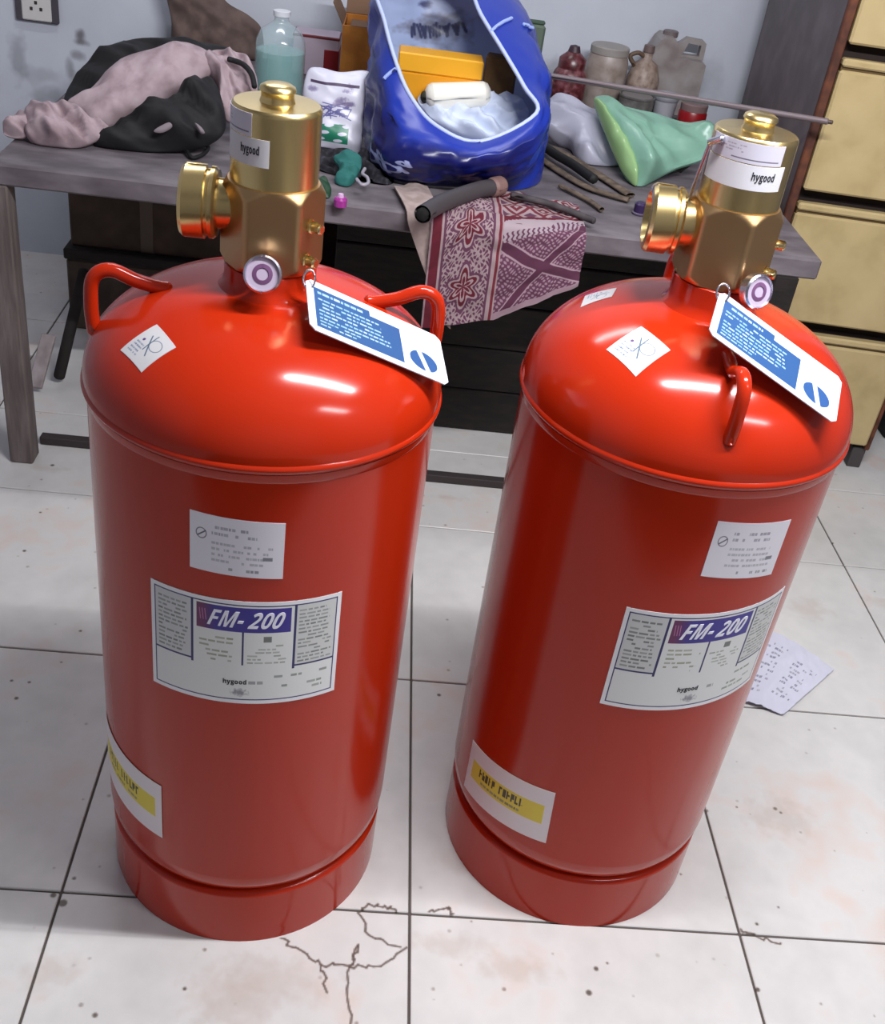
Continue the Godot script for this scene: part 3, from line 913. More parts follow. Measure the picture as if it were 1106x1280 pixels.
func bag() -> void:
	var rim := curve(ring_px([[600, 177, -1.25], [545, 157, -1.26], [513, 120, -1.31], [495, 78, -1.38], [481, 28, -1.47], [472, -22, -1.58], [530, -40, -1.68], [580, -24, -1.64], [601, 18, -1.53], [628, 62, -1.44], [655, 108, -1.36], [670, 142, -1.29]]), 72, true)
	var mid := curve(ring_px([[592, 208, -1.205], [530, 200, -1.21], [482, 180, -1.25], [464, 122, -1.38], [468, 62, -1.52], [470, 12, -1.68], [540, 0, -1.80], [624, -8, -1.78], [658, 24, -1.66], [679, 72, -1.54], [684, 122, -1.42], [664, 182, -1.26]]), 72, true)
	var b0 := []
	for q in [[0.03, -1.29], [-0.05, -1.275], [-0.12, -1.29], [-0.165, -1.36], [-0.175, -1.45], [-0.15, -1.60], [0.0, -1.67], [0.14, -1.64], [0.20, -1.54], [0.215, -1.45], [0.19, -1.36], [0.12, -1.30]]: b0.append(Vector3(q[0], TOP + 0.003, q[1]))
	var foot := curve(b0, 72, true)
	var nz := noise(77, 7.0, 3)
	var wall := func(inset: float, from: float):
		return func(u, v):
			var i: int = roundi(u * 72) % 72
			var t: float = lerpf(from, 1.0, v)
			var p: Vector3 = foot[i] * (2 * (t - 0.5) * (t - 1)) + mid[i] * (-4 * t * (t - 1)) + rim[i] * (2 * t * (t - 0.5))
			var c := Vector3(0.02, p.y, -1.46)
			var out: Vector3 = (p - c)
			out.y = 0
			out = out.normalized()
			var wr: float = (nz.get_noise_3d(p.x, p.y * 0.6, p.z) * 0.022 + (0.3 - absf(nz.get_noise_3d(p.x * 2.4 + 9.0, p.y * 1.3 - p.x, p.z * 2.4))) * 0.024) * minf(1.0, 3.0 * sin(clampf(t, 0, 1) * PI)) * (1.0 if t < 0.75 else 0.35)
			p += out * (wr - inset)
			p.y = maxf(p.y, TOP + 0.002)
			return p
	var t := thing("shopping_bag", "big open glossy blue woven plastic shopping bag with white seams", "bag", Vector3(0.02, TOP, -1.45))
	var shell := mat(Color(0.06, 0.12, 0.62), 0.3)
	var logo := canvas(720, 256, Color(0.12, 0.21, 0.62))
	# the front and left panels turn navy below the rim, the right flap is plain blue
	for x in 720:
		for y in range(40, 256):
			var u := x / 720.0
			var side := maxf(clampf((0.34 - u) / 0.05, 0.0, 1.0), clampf((u - 0.90) / 0.05, 0.0, 1.0))
			var k := side * clampf((y - 50.0) / 40.0 + 0.3 * sin(x * 0.05), 0.0, 1.0)
			logo.set_pixel(x, y, Color(0.12, 0.21, 0.62).lerp(Color(0.065, 0.09, 0.36), k))
	for m in [[0.145, 0.74, 26], [0.175, 0.80, 20], [0.21, 0.82, 24], [0.18, 0.72, 14], [0.12, 0.62, 12]]:
		var c := Vector2(m[0] * 720, m[1] * 256)
		for k in 16:
			var a := k / 16.0 * TAU
			stroke(logo, c + Vector2(cos(a), sin(a)) * m[2] * 0.55, c + Vector2(cos(a + 0.4), sin(a + 0.4)) * m[2] * 0.55, 3.4, Color(0.66, 0.70, 0.88, 0.9))
		stroke(logo, c + Vector2(-m[2] * 0.9, 6), c + Vector2(-m[2] * 0.5, -14), 4.0, Color(0.70, 0.74, 0.92, 0.9))
	for m in [[0.02, 0.55], [0.05, 0.50], [0.08, 0.58], [0.965, 0.52]]:
		smudge(logo, Vector2(m[0] * 720, m[1] * 256), 16, 9, Color(0.12, 0.2, 0.45, 0.8), 5)
	shell.albedo_color = Color.WHITE
	shell.albedo_texture = ImageTexture.create_from_image(logo)
	var sh := wput("shell", sheet(72, 32, wall.call(0.0, 0.0), true), shell, t)
	var li := canvas(720, 256, Color(0.66, 0.72, 0.86))
	smudge(li, Vector2(0.50 * 720, 165), 44, 26, Color(0.42, 0.42, 0.48, 0.8), 6)
	smudge(li, Vector2(0.49 * 720, 136), 9, 8, Color(0.25, 0.27, 0.42, 0.9), 4)
	for k in 18:     # the outer print showing through the back wall
		var x := 0.47 * 720 + k * 2.6
		stroke(li, Vector2(x, 158 + rng.randf() * 6), Vector2(x + rng.randf_range(-3, 4), 170 + rng.randf() * 6), 1.0, Color(0.22, 0.24, 0.36, 0.8))
	smudge(li, Vector2(0.63 * 720, 60), 36, 70, Color(0.25, 0.36, 0.60, 0.9), 6)
	var lm := mat(Color.WHITE, 0.4)
	lm.albedo_texture = ImageTexture.create_from_image(li)
	wput("lining", inset(sheet(72, 32, wall.call(0.0, 0.0), true), 0.004), lm, t)
	wput("bottom", pillow(foot.map(func(p): return p + (Vector3(0.02, TOP, -1.46) - p) * 0.04 + Vector3(0, 0.004, 0)), Vector3.UP, 0.004, 0.001, 0.0, 0, 2), shell, t)
	wput("piping", tube(rim + [rim[0]], 0.0045, 8, false), mat(Color(0.72, 0.77, 0.92), 0.4), sh)
	# white seam tapes on the right flap and on the left side
	var outside := inset(sheet(72, 32, wall.call(0.0, 0.0), true), -0.003).surface_get_arrays(0)[Mesh.ARRAY_VERTEX] as PackedVector3Array
	for s in [[51, 32, 27], [52, 24, 21], [17, 31, 26]]:
		var path := []
		for j in range(s[1], s[2] - 1, -1): path.append(outside[j * 73 + s[0]])
		wput("seam_tape", tube(path, 0.004, 6), mat(Color(0.62, 0.70, 0.93), 0.4), sh)
	# what is inside
	var ya := on_z(500, 64, -1.52)
	var yb := on_z(606, 66, -1.52)
	var yw := yb.x - ya.x
	var yy := thing("yellow_box", "bright yellow box standing inside the blue bag", "box", Vector3((ya.x + yb.x) / 2, TOP + 0.009, -1.56))
	var yh := ya.y - TOP - 0.010
	put("carton", block(Vector3(yw, yh * 0.8, 0.07), Vector3(0, yh * 0.4, 0.0), 0.004), mat(Color(0.88, 0.60, 0.07), 0.45), yy)
	put("lid", block(Vector3(yw + 0.004, yh * 0.2, 0.074), Vector3(0, yh * 0.9, 0), 0.003), mat(Color(0.92, 0.66, 0.12), 0.45), yy)
	var ba := on_z(622, 70, -1.56)
	solo("brown_carton", block(Vector3(0.07, ba.y - TOP - 0.010, 0.05), Vector3(ba.x + 0.012, (ba.y + TOP + 0.010) / 2, -1.565), 0.003, Basis(Vector3.UP, -0.15)), mottled([Color(0.34, 0.24, 0.12), Color(0.42, 0.31, 0.15)], [0.3, 0.8], 4, 0.8, 75), "brown carton in the blue bag, right of the yellow box", "box", Vector3(ba.x, TOP + 0.01, -1.565))
	var pp := outline([[522, 122], [560, 120], [610, 120], [650, 124], [660, 146], [625, 170], [592, 172], [545, 152]], -1.33, 1.5, TOP)
	var pile := pillow(pp, lean_n(1.5), 0.022, 0.09, 0.018, 0.4, 15, TOP + 0.01, 26.0)
	solo("white_papers", pile, mat(Color(0.80, 0.84, 0.92), 0.6), "crumpled white papers heaped in the front of the blue bag", "papers", on_lean(590, 150, -1.33, 1.5))
	var ra := on_lean(540, 121, -1.30, 1.5)
	var rb := on_lean(604, 119, -1.30, 1.5)
	var roll := thing("white_roll", "white paper roll lying on the papers inside the blue bag", "roll", ra)
	put("paper", tube([Vector3.ZERO, (rb - ra) / 2, rb - ra], 0.029, 24), mat(Color(0.92, 0.91, 0.86), 0.6), roll)
	put("core", tube([(ra - rb).normalized() * 0.014, (ra - rb).normalized() * 0.018], 0.013, 16), mat(Color(0.18, 0.18, 0.12), 0.8), roll)

# ---------- the rest of the table, left of and behind the bag ----------
func bottle_profile(r: float, h: float, neck: float) -> Array:
	return [[Vector2(0, 0.002), Vector2(r * 0.9, 0.0)], [Vector2(r * 0.9, 0.0), Vector2(r, 0.008), Vector2(r, h * 0.6), Vector2(r * 0.97, h * 0.68), Vector2(r * 0.8, h * 0.78), Vector2(neck * 1.3, h * 0.87), Vector2(neck, h * 0.9), Vector2(neck, h * 0.95)]]

func clutter_left() -> void:
	# water bottle
	var wb := on_h(348, 124, TOP)
	var top := on_z(346, 12, wb.z).y - TOP
	var half := 0.060
	var t := thing("water_bottle", "clear plastic bottle of pale teal water behind the left brass valve", "bottle", wb)
	var glass := mat(Color(0.80, 0.90, 0.92, 0.22), 0.12)
	glass.transparency = BaseMaterial3D.TRANSPARENCY_ALPHA
	put("bottle", lathe(bottle_profile(half, top, 0.017), 40), glass, t)
	var teal := mat(Color(0.50, 0.78, 0.74, 0.45), 0.1)
	teal.transparency = BaseMaterial3D.TRANSPARENCY_ALPHA
	put("water", lathe([[Vector2(0, 0.006), Vector2(half * 0.95, 0.006)], [Vector2(half * 0.95, 0.006), Vector2(half * 0.965, 0.02), Vector2(half * 0.965, top * 0.56)], [Vector2(half * 0.965, top * 0.56), Vector2(0, top * 0.56)]], 40), teal, t)
	put("cap", turned([Vector2(0.019, top * 0.935), Vector2(0.0205, top * 0.94), Vector2(0.0205, top * 0.995), Vector2(0.018, top), Vector2(0, top)], 24), mat(Color(0.85, 0.86, 0.88), 0.4), t)
	# red and white carton
	var rc := on_h(392, 95, TOP)
	var rw := on_z(424, 60, rc.z).x - on_z(366, 60, rc.z).x
	var rh := on_z(395, 44, rc.z).y - TOP
	var r := thing("white_carton", "white carton with a red corner, left of the open cardboard box", "box", Vector3((on_z(424, 60, rc.z).x + on_z(366, 60, rc.z).x) / 2, TOP, rc.z - 0.04))
	put("carton", block(Vector3(rw, rh, 0.09), Vector3(0, rh / 2 + 0.001, 0), 0.003), mat(Color(0.72, 0.66, 0.72), 0.5), r)
	put("red_corner", block(Vector3(rw * 0.34, rh * 0.7, 0.092), Vector3(rw * 0.335, rh * 0.36, 0), 0.003), mat(Color(0.50, 0.03, 0.08), 0.5), r)
	put("red_edge", block(Vector3(rw + 0.002, 0.008, 0.092), Vector3(0, rh - 0.004, 0), 0.002), mat(Color(0.42, 0.10, 0.14), 0.5), r)
	# open cardboard box
	var z := -1.90
	var a := on_z(424, 92, z)
	var b := on_z(482, 30, z)
	var cw := b.x - a.x
	var chh := on_z(450, 34, z).y - TOP
	var card := mottled([Color(0.66, 0.40, 0.13), Color(0.74, 0.47, 0.17)], [0.3, 0.8], 3, 0.8, 81)
	var cin := mat(Color(0.44, 0.33, 0.25), 0.85)
	var c := thing("cardboard_box", "open orange-brown cardboard box with raised flaps behind the blue bag", "box", Vector3(a.x + cw / 2, TOP, z - 0.08))
	put("front", block(Vector3(cw, chh, 0.004), Vector3(0, chh / 2 + 0.001, 0.08), 0.001), card, c)
	put("back", block(Vector3(cw, chh, 0.004), Vector3(0, chh / 2 + 0.001, -0.08), 0.001), card, c)
	put("side", block(Vector3(0.004, chh, 0.16), Vector3(-cw / 2 + 0.002, chh / 2 + 0.001, 0), 0.001), card, c)
	put("side", block(Vector3(0.004, chh, 0.16), Vector3(cw / 2 - 0.002, chh / 2 + 0.001, 0), 0.001), card, c)
	put("base", block(Vector3(cw - 0.01, 0.004, 0.15), Vector3(0, 0.004, 0), 0.001), card, c)
	put("flap", block(Vector3(cw, 0.075, 0.004), Vector3(0, chh + 0.034, -0.098), 0.001, Basis(Vector3.RIGHT, -0.5)), cin, c)
	put("flap", block(Vector3(0.004, 0.06, 0.14), Vector3(-cw / 2 - 0.012, chh + 0.022, 0.0), 0.001, Basis(Vector3.BACK, 0.5)), cin, c)
	put("flap", block(Vector3(cw * 0.8, 0.05, 0.004), Vector3(cw * 0.08, chh + 0.003, 0.057), 0.001, Basis(Vector3.RIGHT, -1.45)), cin, c)
	# white sack with green print
	var sk := canvas(256, 320, Color(0.80, 0.80, 0.86))
	for y in range(190, 275):
		for x in range(20, 190):
			if sin(x * 0.09 + y * 0.05) + sin(y * 0.22) < 0.9 and y > 200 + (190 - x) * 0.05: sk.set_pixel(x, y, Color(0.13, 0.47, 0.36))
	for i in 26: stroke(sk, Vector2(rng.randf_range(30, 200), rng.randf_range(120, 185)), Vector2(rng.randf_range(30, 200), rng.randf_range(130, 185)), 2.0, Color(0.36, 0.36, 0.58, 0.55))
	for i in 12: smudge(sk, Vector2(rng.randf_range(30, 200), rng.randf_range(50, 130)), 26, 12, Color(0.48, 0.44, 0.58, 0.7), i)
	rect(sk, 0.1, 0.16, 0.85, 0.19, Color(0.30, 0.24, 0.34))
	var km := pictured(sk, 0.35)
	var so := outline([[384, 90], [398, 84], [425, 90], [455, 88], [463, 96], [460, 130], [455, 165], [446, 194], [415, 186], [388, 176], [378, 130]], -1.42, 0.35)
	var lo := Vector3.ONE * 1e9
	var hi := -lo
	for p in so:
		lo = lo.min(p)
		hi = hi.max(p)
	var sm := pillow(so, lean_n(0.35), 0.025, 0.03, 0.006, 0.3, 16, TOP + 0.002, 12.0)
	solo("detergent_sack", planar_uv(sm, lo, hi), km, "white plastic sack with green and violet print beside the blue bag", "sack", on_h(420, 190, TOP))
	# dark trousers, teal cloth, hook, pink cap
	solo("dark_cloth", pillow(outline([[388, 198], [410, 192], [448, 198], [466, 194], [478, 204], [492, 230], [482, 242], [455, 238], [430, 230], [400, 216]], -1.30, 3.0), lean_n(3.0), 0.018, 0.02, 0.016, 0.7, 17, TOP + 0.002, 24.0), mottled([Color(0.05, 0.05, 0.07), Color(0.13, 0.12, 0.16), Color(0.30, 0.29, 0.33)], [0.3, 0.6, 0.85], 9, 0.85, 84), "rumpled dark cloth on the table in front of the white sack", "cloth", on_h(440, 220, TOP))
	solo("teal_cloth", pillow(outline([[417, 196], [438, 192], [452, 200], [446, 222], [432, 236], [418, 226], [424, 210]], -1.21, 2.0), lean_n(2.0), 0.014, 0.012, 0.008, 0.2, 18, TOP + 0.002, 30.0), mat(Color(0.13, 0.40, 0.38), 0.8), "small teal cloth scrap beneath the printed white sack", "cloth", on_h(432, 225, TOP))
	var hook := []
	for q in [[446, 224], [452, 231], [460, 229], [459, 222], [453, 217], [456, 211]]: hook.append(on_h(q[0], q[1], TOP + 0.03))
	solo("white_hook", tube(curve(hook, 20), 0.0035, 8), mat(Color(0.62, 0.60, 0.64), 0.5), "small curved white hook lying on the dark cloth", "hook", on_h(453, 224, TOP + 0.02))
	var pc := on_h(425, 258, TOP)
	var k := thing("toy_ball", "small shiny magenta plastic ball near the table's front edge", "ball", pc)
	put("ball", turned([Vector2(0.010, 0.001), Vector2(0.0125, 0.001), Vector2(0.013, 0.014), Vector2(0.010, 0.018), Vector2(0.0, 0.019)], 20), mat(Color(0.62, 0.20, 0.55), 0.25), k)
	put("tip", turned([Vector2(0.006, 0.018), Vector2(0.005, 0.025), Vector2(0.0, 0.026)], 14), mat(Color(0.85, 0.70, 0.85), 0.25), k)
	var gp := on_h(400, 245, TOP)
	solo("green_wrapper", pillow(outline([[392, 228], [405, 222], [414, 236], [410, 250], [396, 250]], -1.13, 2.5), lean_n(2.5), 0.010, 0.008, 0.006, 0.4, 19, TOP + 0.001, 30.0), mat(Color(0.10, 0.24, 0.15), 0.5), "small dark green wrapper beside the pink cap", "wrapper", gp)
	# greenish packet standing behind the bag
	var gb := on_z(665, 60, -2.2)
	var gk := thing("green_packet", "small grey-green packet standing by the wall behind the blue bag", "packet", Vector3(gb.x, TOP, -2.2))
	var gh := on_z(665, 30, -2.2).y - TOP
	put("packet", block(Vector3(0.055, gh, 0.03), Vector3(0, gh / 2 + 0.001, 0), 0.006), mat(Color(0.36, 0.42, 0.36), 0.5), gk)
	put("fold", block(Vector3(0.05, 0.012, 0.012), Vector3(0, gh + 0.006, 0), 0.004), mat(Color(0.26, 0.34, 0.28), 0.5), gk)

# the same sheet moved inwards along its normals
func inset(mesh: ArrayMesh, d: float) -> ArrayMesh:
	var a := mesh.surface_get_arrays(0)
	var v: PackedVector3Array = a[Mesh.ARRAY_VERTEX]
	var n: PackedVector3Array = a[Mesh.ARRAY_NORMAL]
	var c := Vector3.ZERO
	for p in v: c += p
	c /= v.size()
	var sgn := 0.0
	for i in v.size(): sgn += n[i].dot(c - v[i])
	var step := d if sgn > 0 else -d
	for i in v.size(): v[i] += n[i] * step
	a[Mesh.ARRAY_VERTEX] = v
	var r := ArrayMesh.new()
	r.add_surface_from_arrays(Mesh.PRIMITIVE_TRIANGLES, a)
	return r

func planar_uv(mesh: ArrayMesh, lo: Vector3, hi: Vector3) -> ArrayMesh:
	var a := mesh.surface_get_arrays(0)
	var v: PackedVector3Array = a[Mesh.ARRAY_VERTEX]
	var uv: PackedVector2Array = a[Mesh.ARRAY_TEX_UV]
	for i in v.size(): uv[i] = Vector2((v[i].x - lo.x) / (hi.x - lo.x), 1.0 - (v[i].y - lo.y) / (hi.y - lo.y))
	a[Mesh.ARRAY_TEX_UV] = uv
	var r := ArrayMesh.new()
	r.add_surface_from_arrays(Mesh.PRIMITIVE_TRIANGLES, a)
	return r

# ---------- right part of the table ----------
func clutter_right() -> void:
	# bottle of dark red liquid
	var rb := on_h(704, 140, TOP)
	var rh := on_z(706, 54, rb.z).y - TOP
	var t := thing("red_bottle", "small bottle of dark red liquid with a pointed cap, right of the blue bag", "bottle", rb)
	put("bottle", lathe([[Vector2(0.0, 0.001), Vector2(0.044, 0.001)], [Vector2(0.044, 0.001), Vector2(0.047, 0.01), Vector2(0.047, rh * 0.52), Vector2(0.043, rh * 0.60), Vector2(0.036, rh * 0.66)], [Vector2(0.036, rh * 0.66), Vector2(0.036, rh * 0.80), Vector2(0.016, rh * 0.9)]], 32), mottled([Color(0.26, 0.09, 0.10), Color(0.40, 0.20, 0.22), Color(0.52, 0.36, 0.38)], [0.3, 0.55, 0.85], 8, 0.3, 91), t)
	put("cap", turned([Vector2(0.016, rh * 0.88), Vector2(0.017, rh * 0.9), Vector2(0.013, rh * 0.98), Vector2(0.0, rh)], 20), mat(Color(0.22, 0.14, 0.18), 0.5), t)
	# cloudy jar
	var j := on_h(748, 135, TOP)
	var jh := on_z(752, 55, j.z).y - TOP
	var jt := thing("cloudy_jar", "squat cloudy beige jar between the red bottle and the jerrycan", "jar", j)
	put("jar", lathe([[Vector2(0.0, 0.001), Vector2(0.050, 0.001)], [Vector2(0.050, 0.001), Vector2(0.056, 0.012), Vector2(0.057, jh * 0.75), Vector2(0.050, jh * 0.88)]], 36), mottled([Color(0.50, 0.44, 0.40), Color(0.58, 0.53, 0.50), Color(0.64, 0.60, 0.58)], [0.2, 0.5, 0.85], 4, 0.4, 92), jt)
	put("lid", turned([Vector2(0.050, jh * 0.87), Vector2(0.053, jh * 0.88), Vector2(0.053, jh * 0.98), Vector2(0.050, jh), Vector2(0.0, jh)], 32), mat(Color(0.56, 0.54, 0.52), 0.5), jt)
	# brownish flask with a handle
	var f := on_h(792, 138, TOP) + Vector3(0.004, 0, 0.01)
	var fh := on_z(792, 54, f.z).y - TOP
	var ft := thing("brown_flask", "small grubby beige flask with a thin neck beside the jerrycan", "flask", f)
	put("flask", lathe([[Vector2(0.0, 0.001), Vector2(0.040, 0.001)], [Vector2(0.040, 0.001), Vector2(0.046, 0.014), Vector2(0.046, fh * 0.5), Vector2(0.034, fh * 0.72), Vector2(0.014, fh * 0.80), Vector2(0.013, fh * 0.92)]], 32), mottled([Color(0.44, 0.36, 0.31), Color(0.56, 0.49, 0.45), Color(0.64, 0.57, 0.53)], [0.2, 0.5, 0.85], 8, 0.5, 93), ft)
	put("cap", turned([Vector2(0.015, fh * 0.90), Vector2(0.016, fh * 0.91), Vector2(0.015, fh), Vector2(0.0, fh)], 16), mat(Color(0.40, 0.33, 0.32), 0.5), ft)
	put("handle", tube(curve([Vector3(-0.034, fh * 0.70, 0.01), Vector3(-0.050, fh * 0.82, 0.01), Vector3(-0.030, fh * 0.88, 0.008), Vector3(-0.012, fh * 0.84, 0.004)], 16), 0.006, 8), mat(Color(0.36, 0.28, 0.22), 0.6), ft)
	# jerrycan
	jerrycan()
	# small things before the cans
	var cu := on_h(826, 152, TOP)
	var cup := thing("grey_cup", "pale grey cup standing in front of the jerrycan", "cup", cu)
	put("cup", lathe([[Vector2(0, 0.001), Vector2(0.028, 0.001)], [Vector2(0.028, 0.001), Vector2(0.034, 0.075)], [Vector2(0.034, 0.075), Vector2(0.032, 0.075)], [Vector2(0.032, 0.075), Vector2(0.027, 0.006), Vector2(0, 0.005)]], 28), mat(Color(0.60, 0.60, 0.63), 0.5), cup)
	put("band", lathe([[Vector2(0.0335, 0.058), Vector2(0.0348, 0.060), Vector2(0.0350, 0.066), Vector2(0.0345, 0.068)]], 28), mat(Color(0.5, 0.5, 0.53), 0.5), cup)
	var td := on_h(790, 150, TOP)
	var tin := thing("grey_tin", "low grey paint tin behind the green plastic bag", "tin", td)
	put("tin", turned([Vector2(0.046, 0.001), Vector2(0.048, 0.003), Vector2(0.048, 0.060), Vector2(0.050, 0.062), Vector2(0.050, 0.066), Vector2(0.046, 0.067), Vector2(0.044, 0.062), Vector2(0, 0.062)], 36), mottled([Color(0.30, 0.29, 0.28), Color(0.44, 0.43, 0.42)], [0.3, 0.8], 6, 0.5, 95), tin)
	put("lid", turned([Vector2(0.043, 0.062), Vector2(0.042, 0.066), Vector2(0.0, 0.066)], 30), mat(Color(0.46, 0.44, 0.44), 0.5), tin)
	var rl := on_h(860, 165, TOP)
	var red := thing("red_jar", "short jar with a red body beside the grey cup, near the right valve", "jar", rl)
	put("jar", lathe([[Vector2(0, 0.001), Vector2(0.034, 0.001)], [Vector2(0.034, 0.001), Vector2(0.038, 0.008), Vector2(0.038, 0.052), Vector2(0.034, 0.060)]], 28), mat(Color(0.52, 0.05, 0.08), 0.35), red)
	put("lid", turned([Vector2(0.036, 0.058), Vector2(0.0365, 0.074), Vector2(0.034, 0.077), Vector2(0, 0.077)], 28), mat(Color(0.45, 0.36, 0.36), 0.5), red)
	var pk := on_h(848, 158, TOP)
	# white plastic bag
	solo("white_bag", pillow(outline([[676, 132], [700, 126], [726, 136], [760, 156], [788, 190], [776, 205], [740, 208], [722, 196], [712, 172], [680, 156]], -1.58, 2.2), lean_n(2.2), 0.035, 0.05, 0.014, 0.6, 21, TOP + 0.002, 14.0), mat(Color(0.66, 0.66, 0.72), 0.35), "crumpled white plastic bag between the blue bag and the green bag", "plastic bag", on_h(730, 205, TOP))
	# green plastic bag
	var gm := mat(Color(0.56, 0.74, 0.66, 0.74), 0.28)
	gm.transparency = BaseMaterial3D.TRANSPARENCY_ALPHA
	gm.backlight_enabled = true
	gm.backlight = Color(0.20, 0.45, 0.34)
	var gt := thing("green_bag", "crumpled translucent green plastic bag left of the right brass valve", "plastic bag", on_h(800, 230, TOP))
	wput("body", pillow(outline([[742, 124], [770, 130], [800, 138], [845, 150], [892, 164], [886, 194], [850, 208], [818, 224], [797, 236], [780, 216], [764, 180]], -1.46, 1.5), lean_n(1.5), 0.045, 0.05, 0.022, 0.9, 23, TOP + 0.002, 9.0), gm, gt)
	var ym := mat(Color(0.58, 0.72, 0.50), 0.22)
	ym.backlight_enabled = true
	ym.backlight = Color(0.3, 0.45, 0.22)
	wput("fold", pillow(outline([[742, 124], [756, 132], [776, 165], [792, 195], [796, 232], [780, 218], [766, 190], [752, 155]], -1.445, 1.5), lean_n(1.5), 0.035, 0.01, 0.010, 1.2, 24, TOP + 0.002, 16.0), ym, gt)
	# laths and strips
	for s in [[[672, 196], [730, 232], [786, 250], 0.010, "upper"], [[660, 172], [712, 196], [788, 244], 0.012, "middle"], [[700, 232], [735, 250], [752, 262], 0.006, "short"]]:
		var pts := []
		for q in [s[0], s[1], s[2]]: pts.append(on_h(q[0], q[1], TOP + 0.008))
		var path := curve(pts, 14)
		var flat := sheet(10, 13, func(u, v):
			var i := roundi(v * 13)
			var d: Vector3 = ((path[mini(i + 1, 13)] as Vector3) - path[maxi(i - 1, 0)]).normalized()
			var sd := d.cross(Vector3.UP)
			var a: float = u * TAU
			return path[i] + sd * cos(a) * s[3] + Vector3.UP * sin(a) * 0.005, true)
		solo("wooden_strip", flat, mottled([Color(0.30, 0.25, 0.21), Color(0.46, 0.40, 0.34)], [0.3, 0.8], 6, 0.8, 96), {"upper": "long grey-brown strip lying nearest the rug, right of the blue bag", "middle": "long grey-brown strip emerging from under the white plastic bag", "short": "short thin strip lying beside the rug's right corner"}[s[4]], "strip", path[7], "strips on the table")
	var bs := []
	for q in [[664, 168], [690, 190], [715, 205], [742, 224]]: bs.append(on_h(q[0], q[1], TOP + 0.024))
	solo("black_strap", tube(curve(bs, 20), 0.011, 8), mat(Color(0.05, 0.045, 0.045), 0.7), "black strap lying between the two long strips", "strap", bs[1])
	solo("dark_rag", pillow(outline([[792, 206], [830, 196], [862, 190], [868, 202], [850, 214], [812, 220]], -1.50, 3.0), lean_n(3.0), 0.012, 0.01, 0.012, 0.4, 26, TOP + 0.002, 26.0), mottled([Color(0.06, 0.05, 0.05), Color(0.22, 0.19, 0.18)], [0.35, 0.75], 8, 0.85, 97), "dark rag lying beneath the tip of the green bag", "rag", on_h(830, 212, TOP))
	var pv := on_h(799, 268, TOP)
	var kn := thing("purple_knob", "small dark purple knob near the table's front edge, left of the right valve", "knob", pv)
	put("knob", turned([Vector2(0.012, 0.001), Vector2(0.014, 0.003), Vector2(0.014, 0.022), Vector2(0.010, 0.026), Vector2(0, 0.027)], 20), mat(Color(0.18, 0.11, 0.28), 0.4), kn)
	put("collar", turned([Vector2(0.016, 0.001), Vector2(0.017, 0.004), Vector2(0.014, 0.006)], 20), mat(Color(0.34, 0.30, 0.38), 0.4), kn)
	# the long thin rod lies over the bag and the cans and reaches the cabinet
	var a := on_z(684, 94, -1.72)
	var b := on_z(1034, 152, -1.405)
	var rod := thing("metal_rod", "long thin grey metal rod reaching across the cans to the yellow cabinet", "rod", a)
	var m := (b - a)
	put("rod", tube([Vector3.ZERO, m * 0.5, m], 0.0065, 10), mat(Color(0.52, 0.47, 0.48), 0.45, 0.4), rod)
	put("tip", tube([m, m * 1.015], 0.0045, 8), mat(Color(0.40, 0.34, 0.32), 0.5, 0.4), rod)

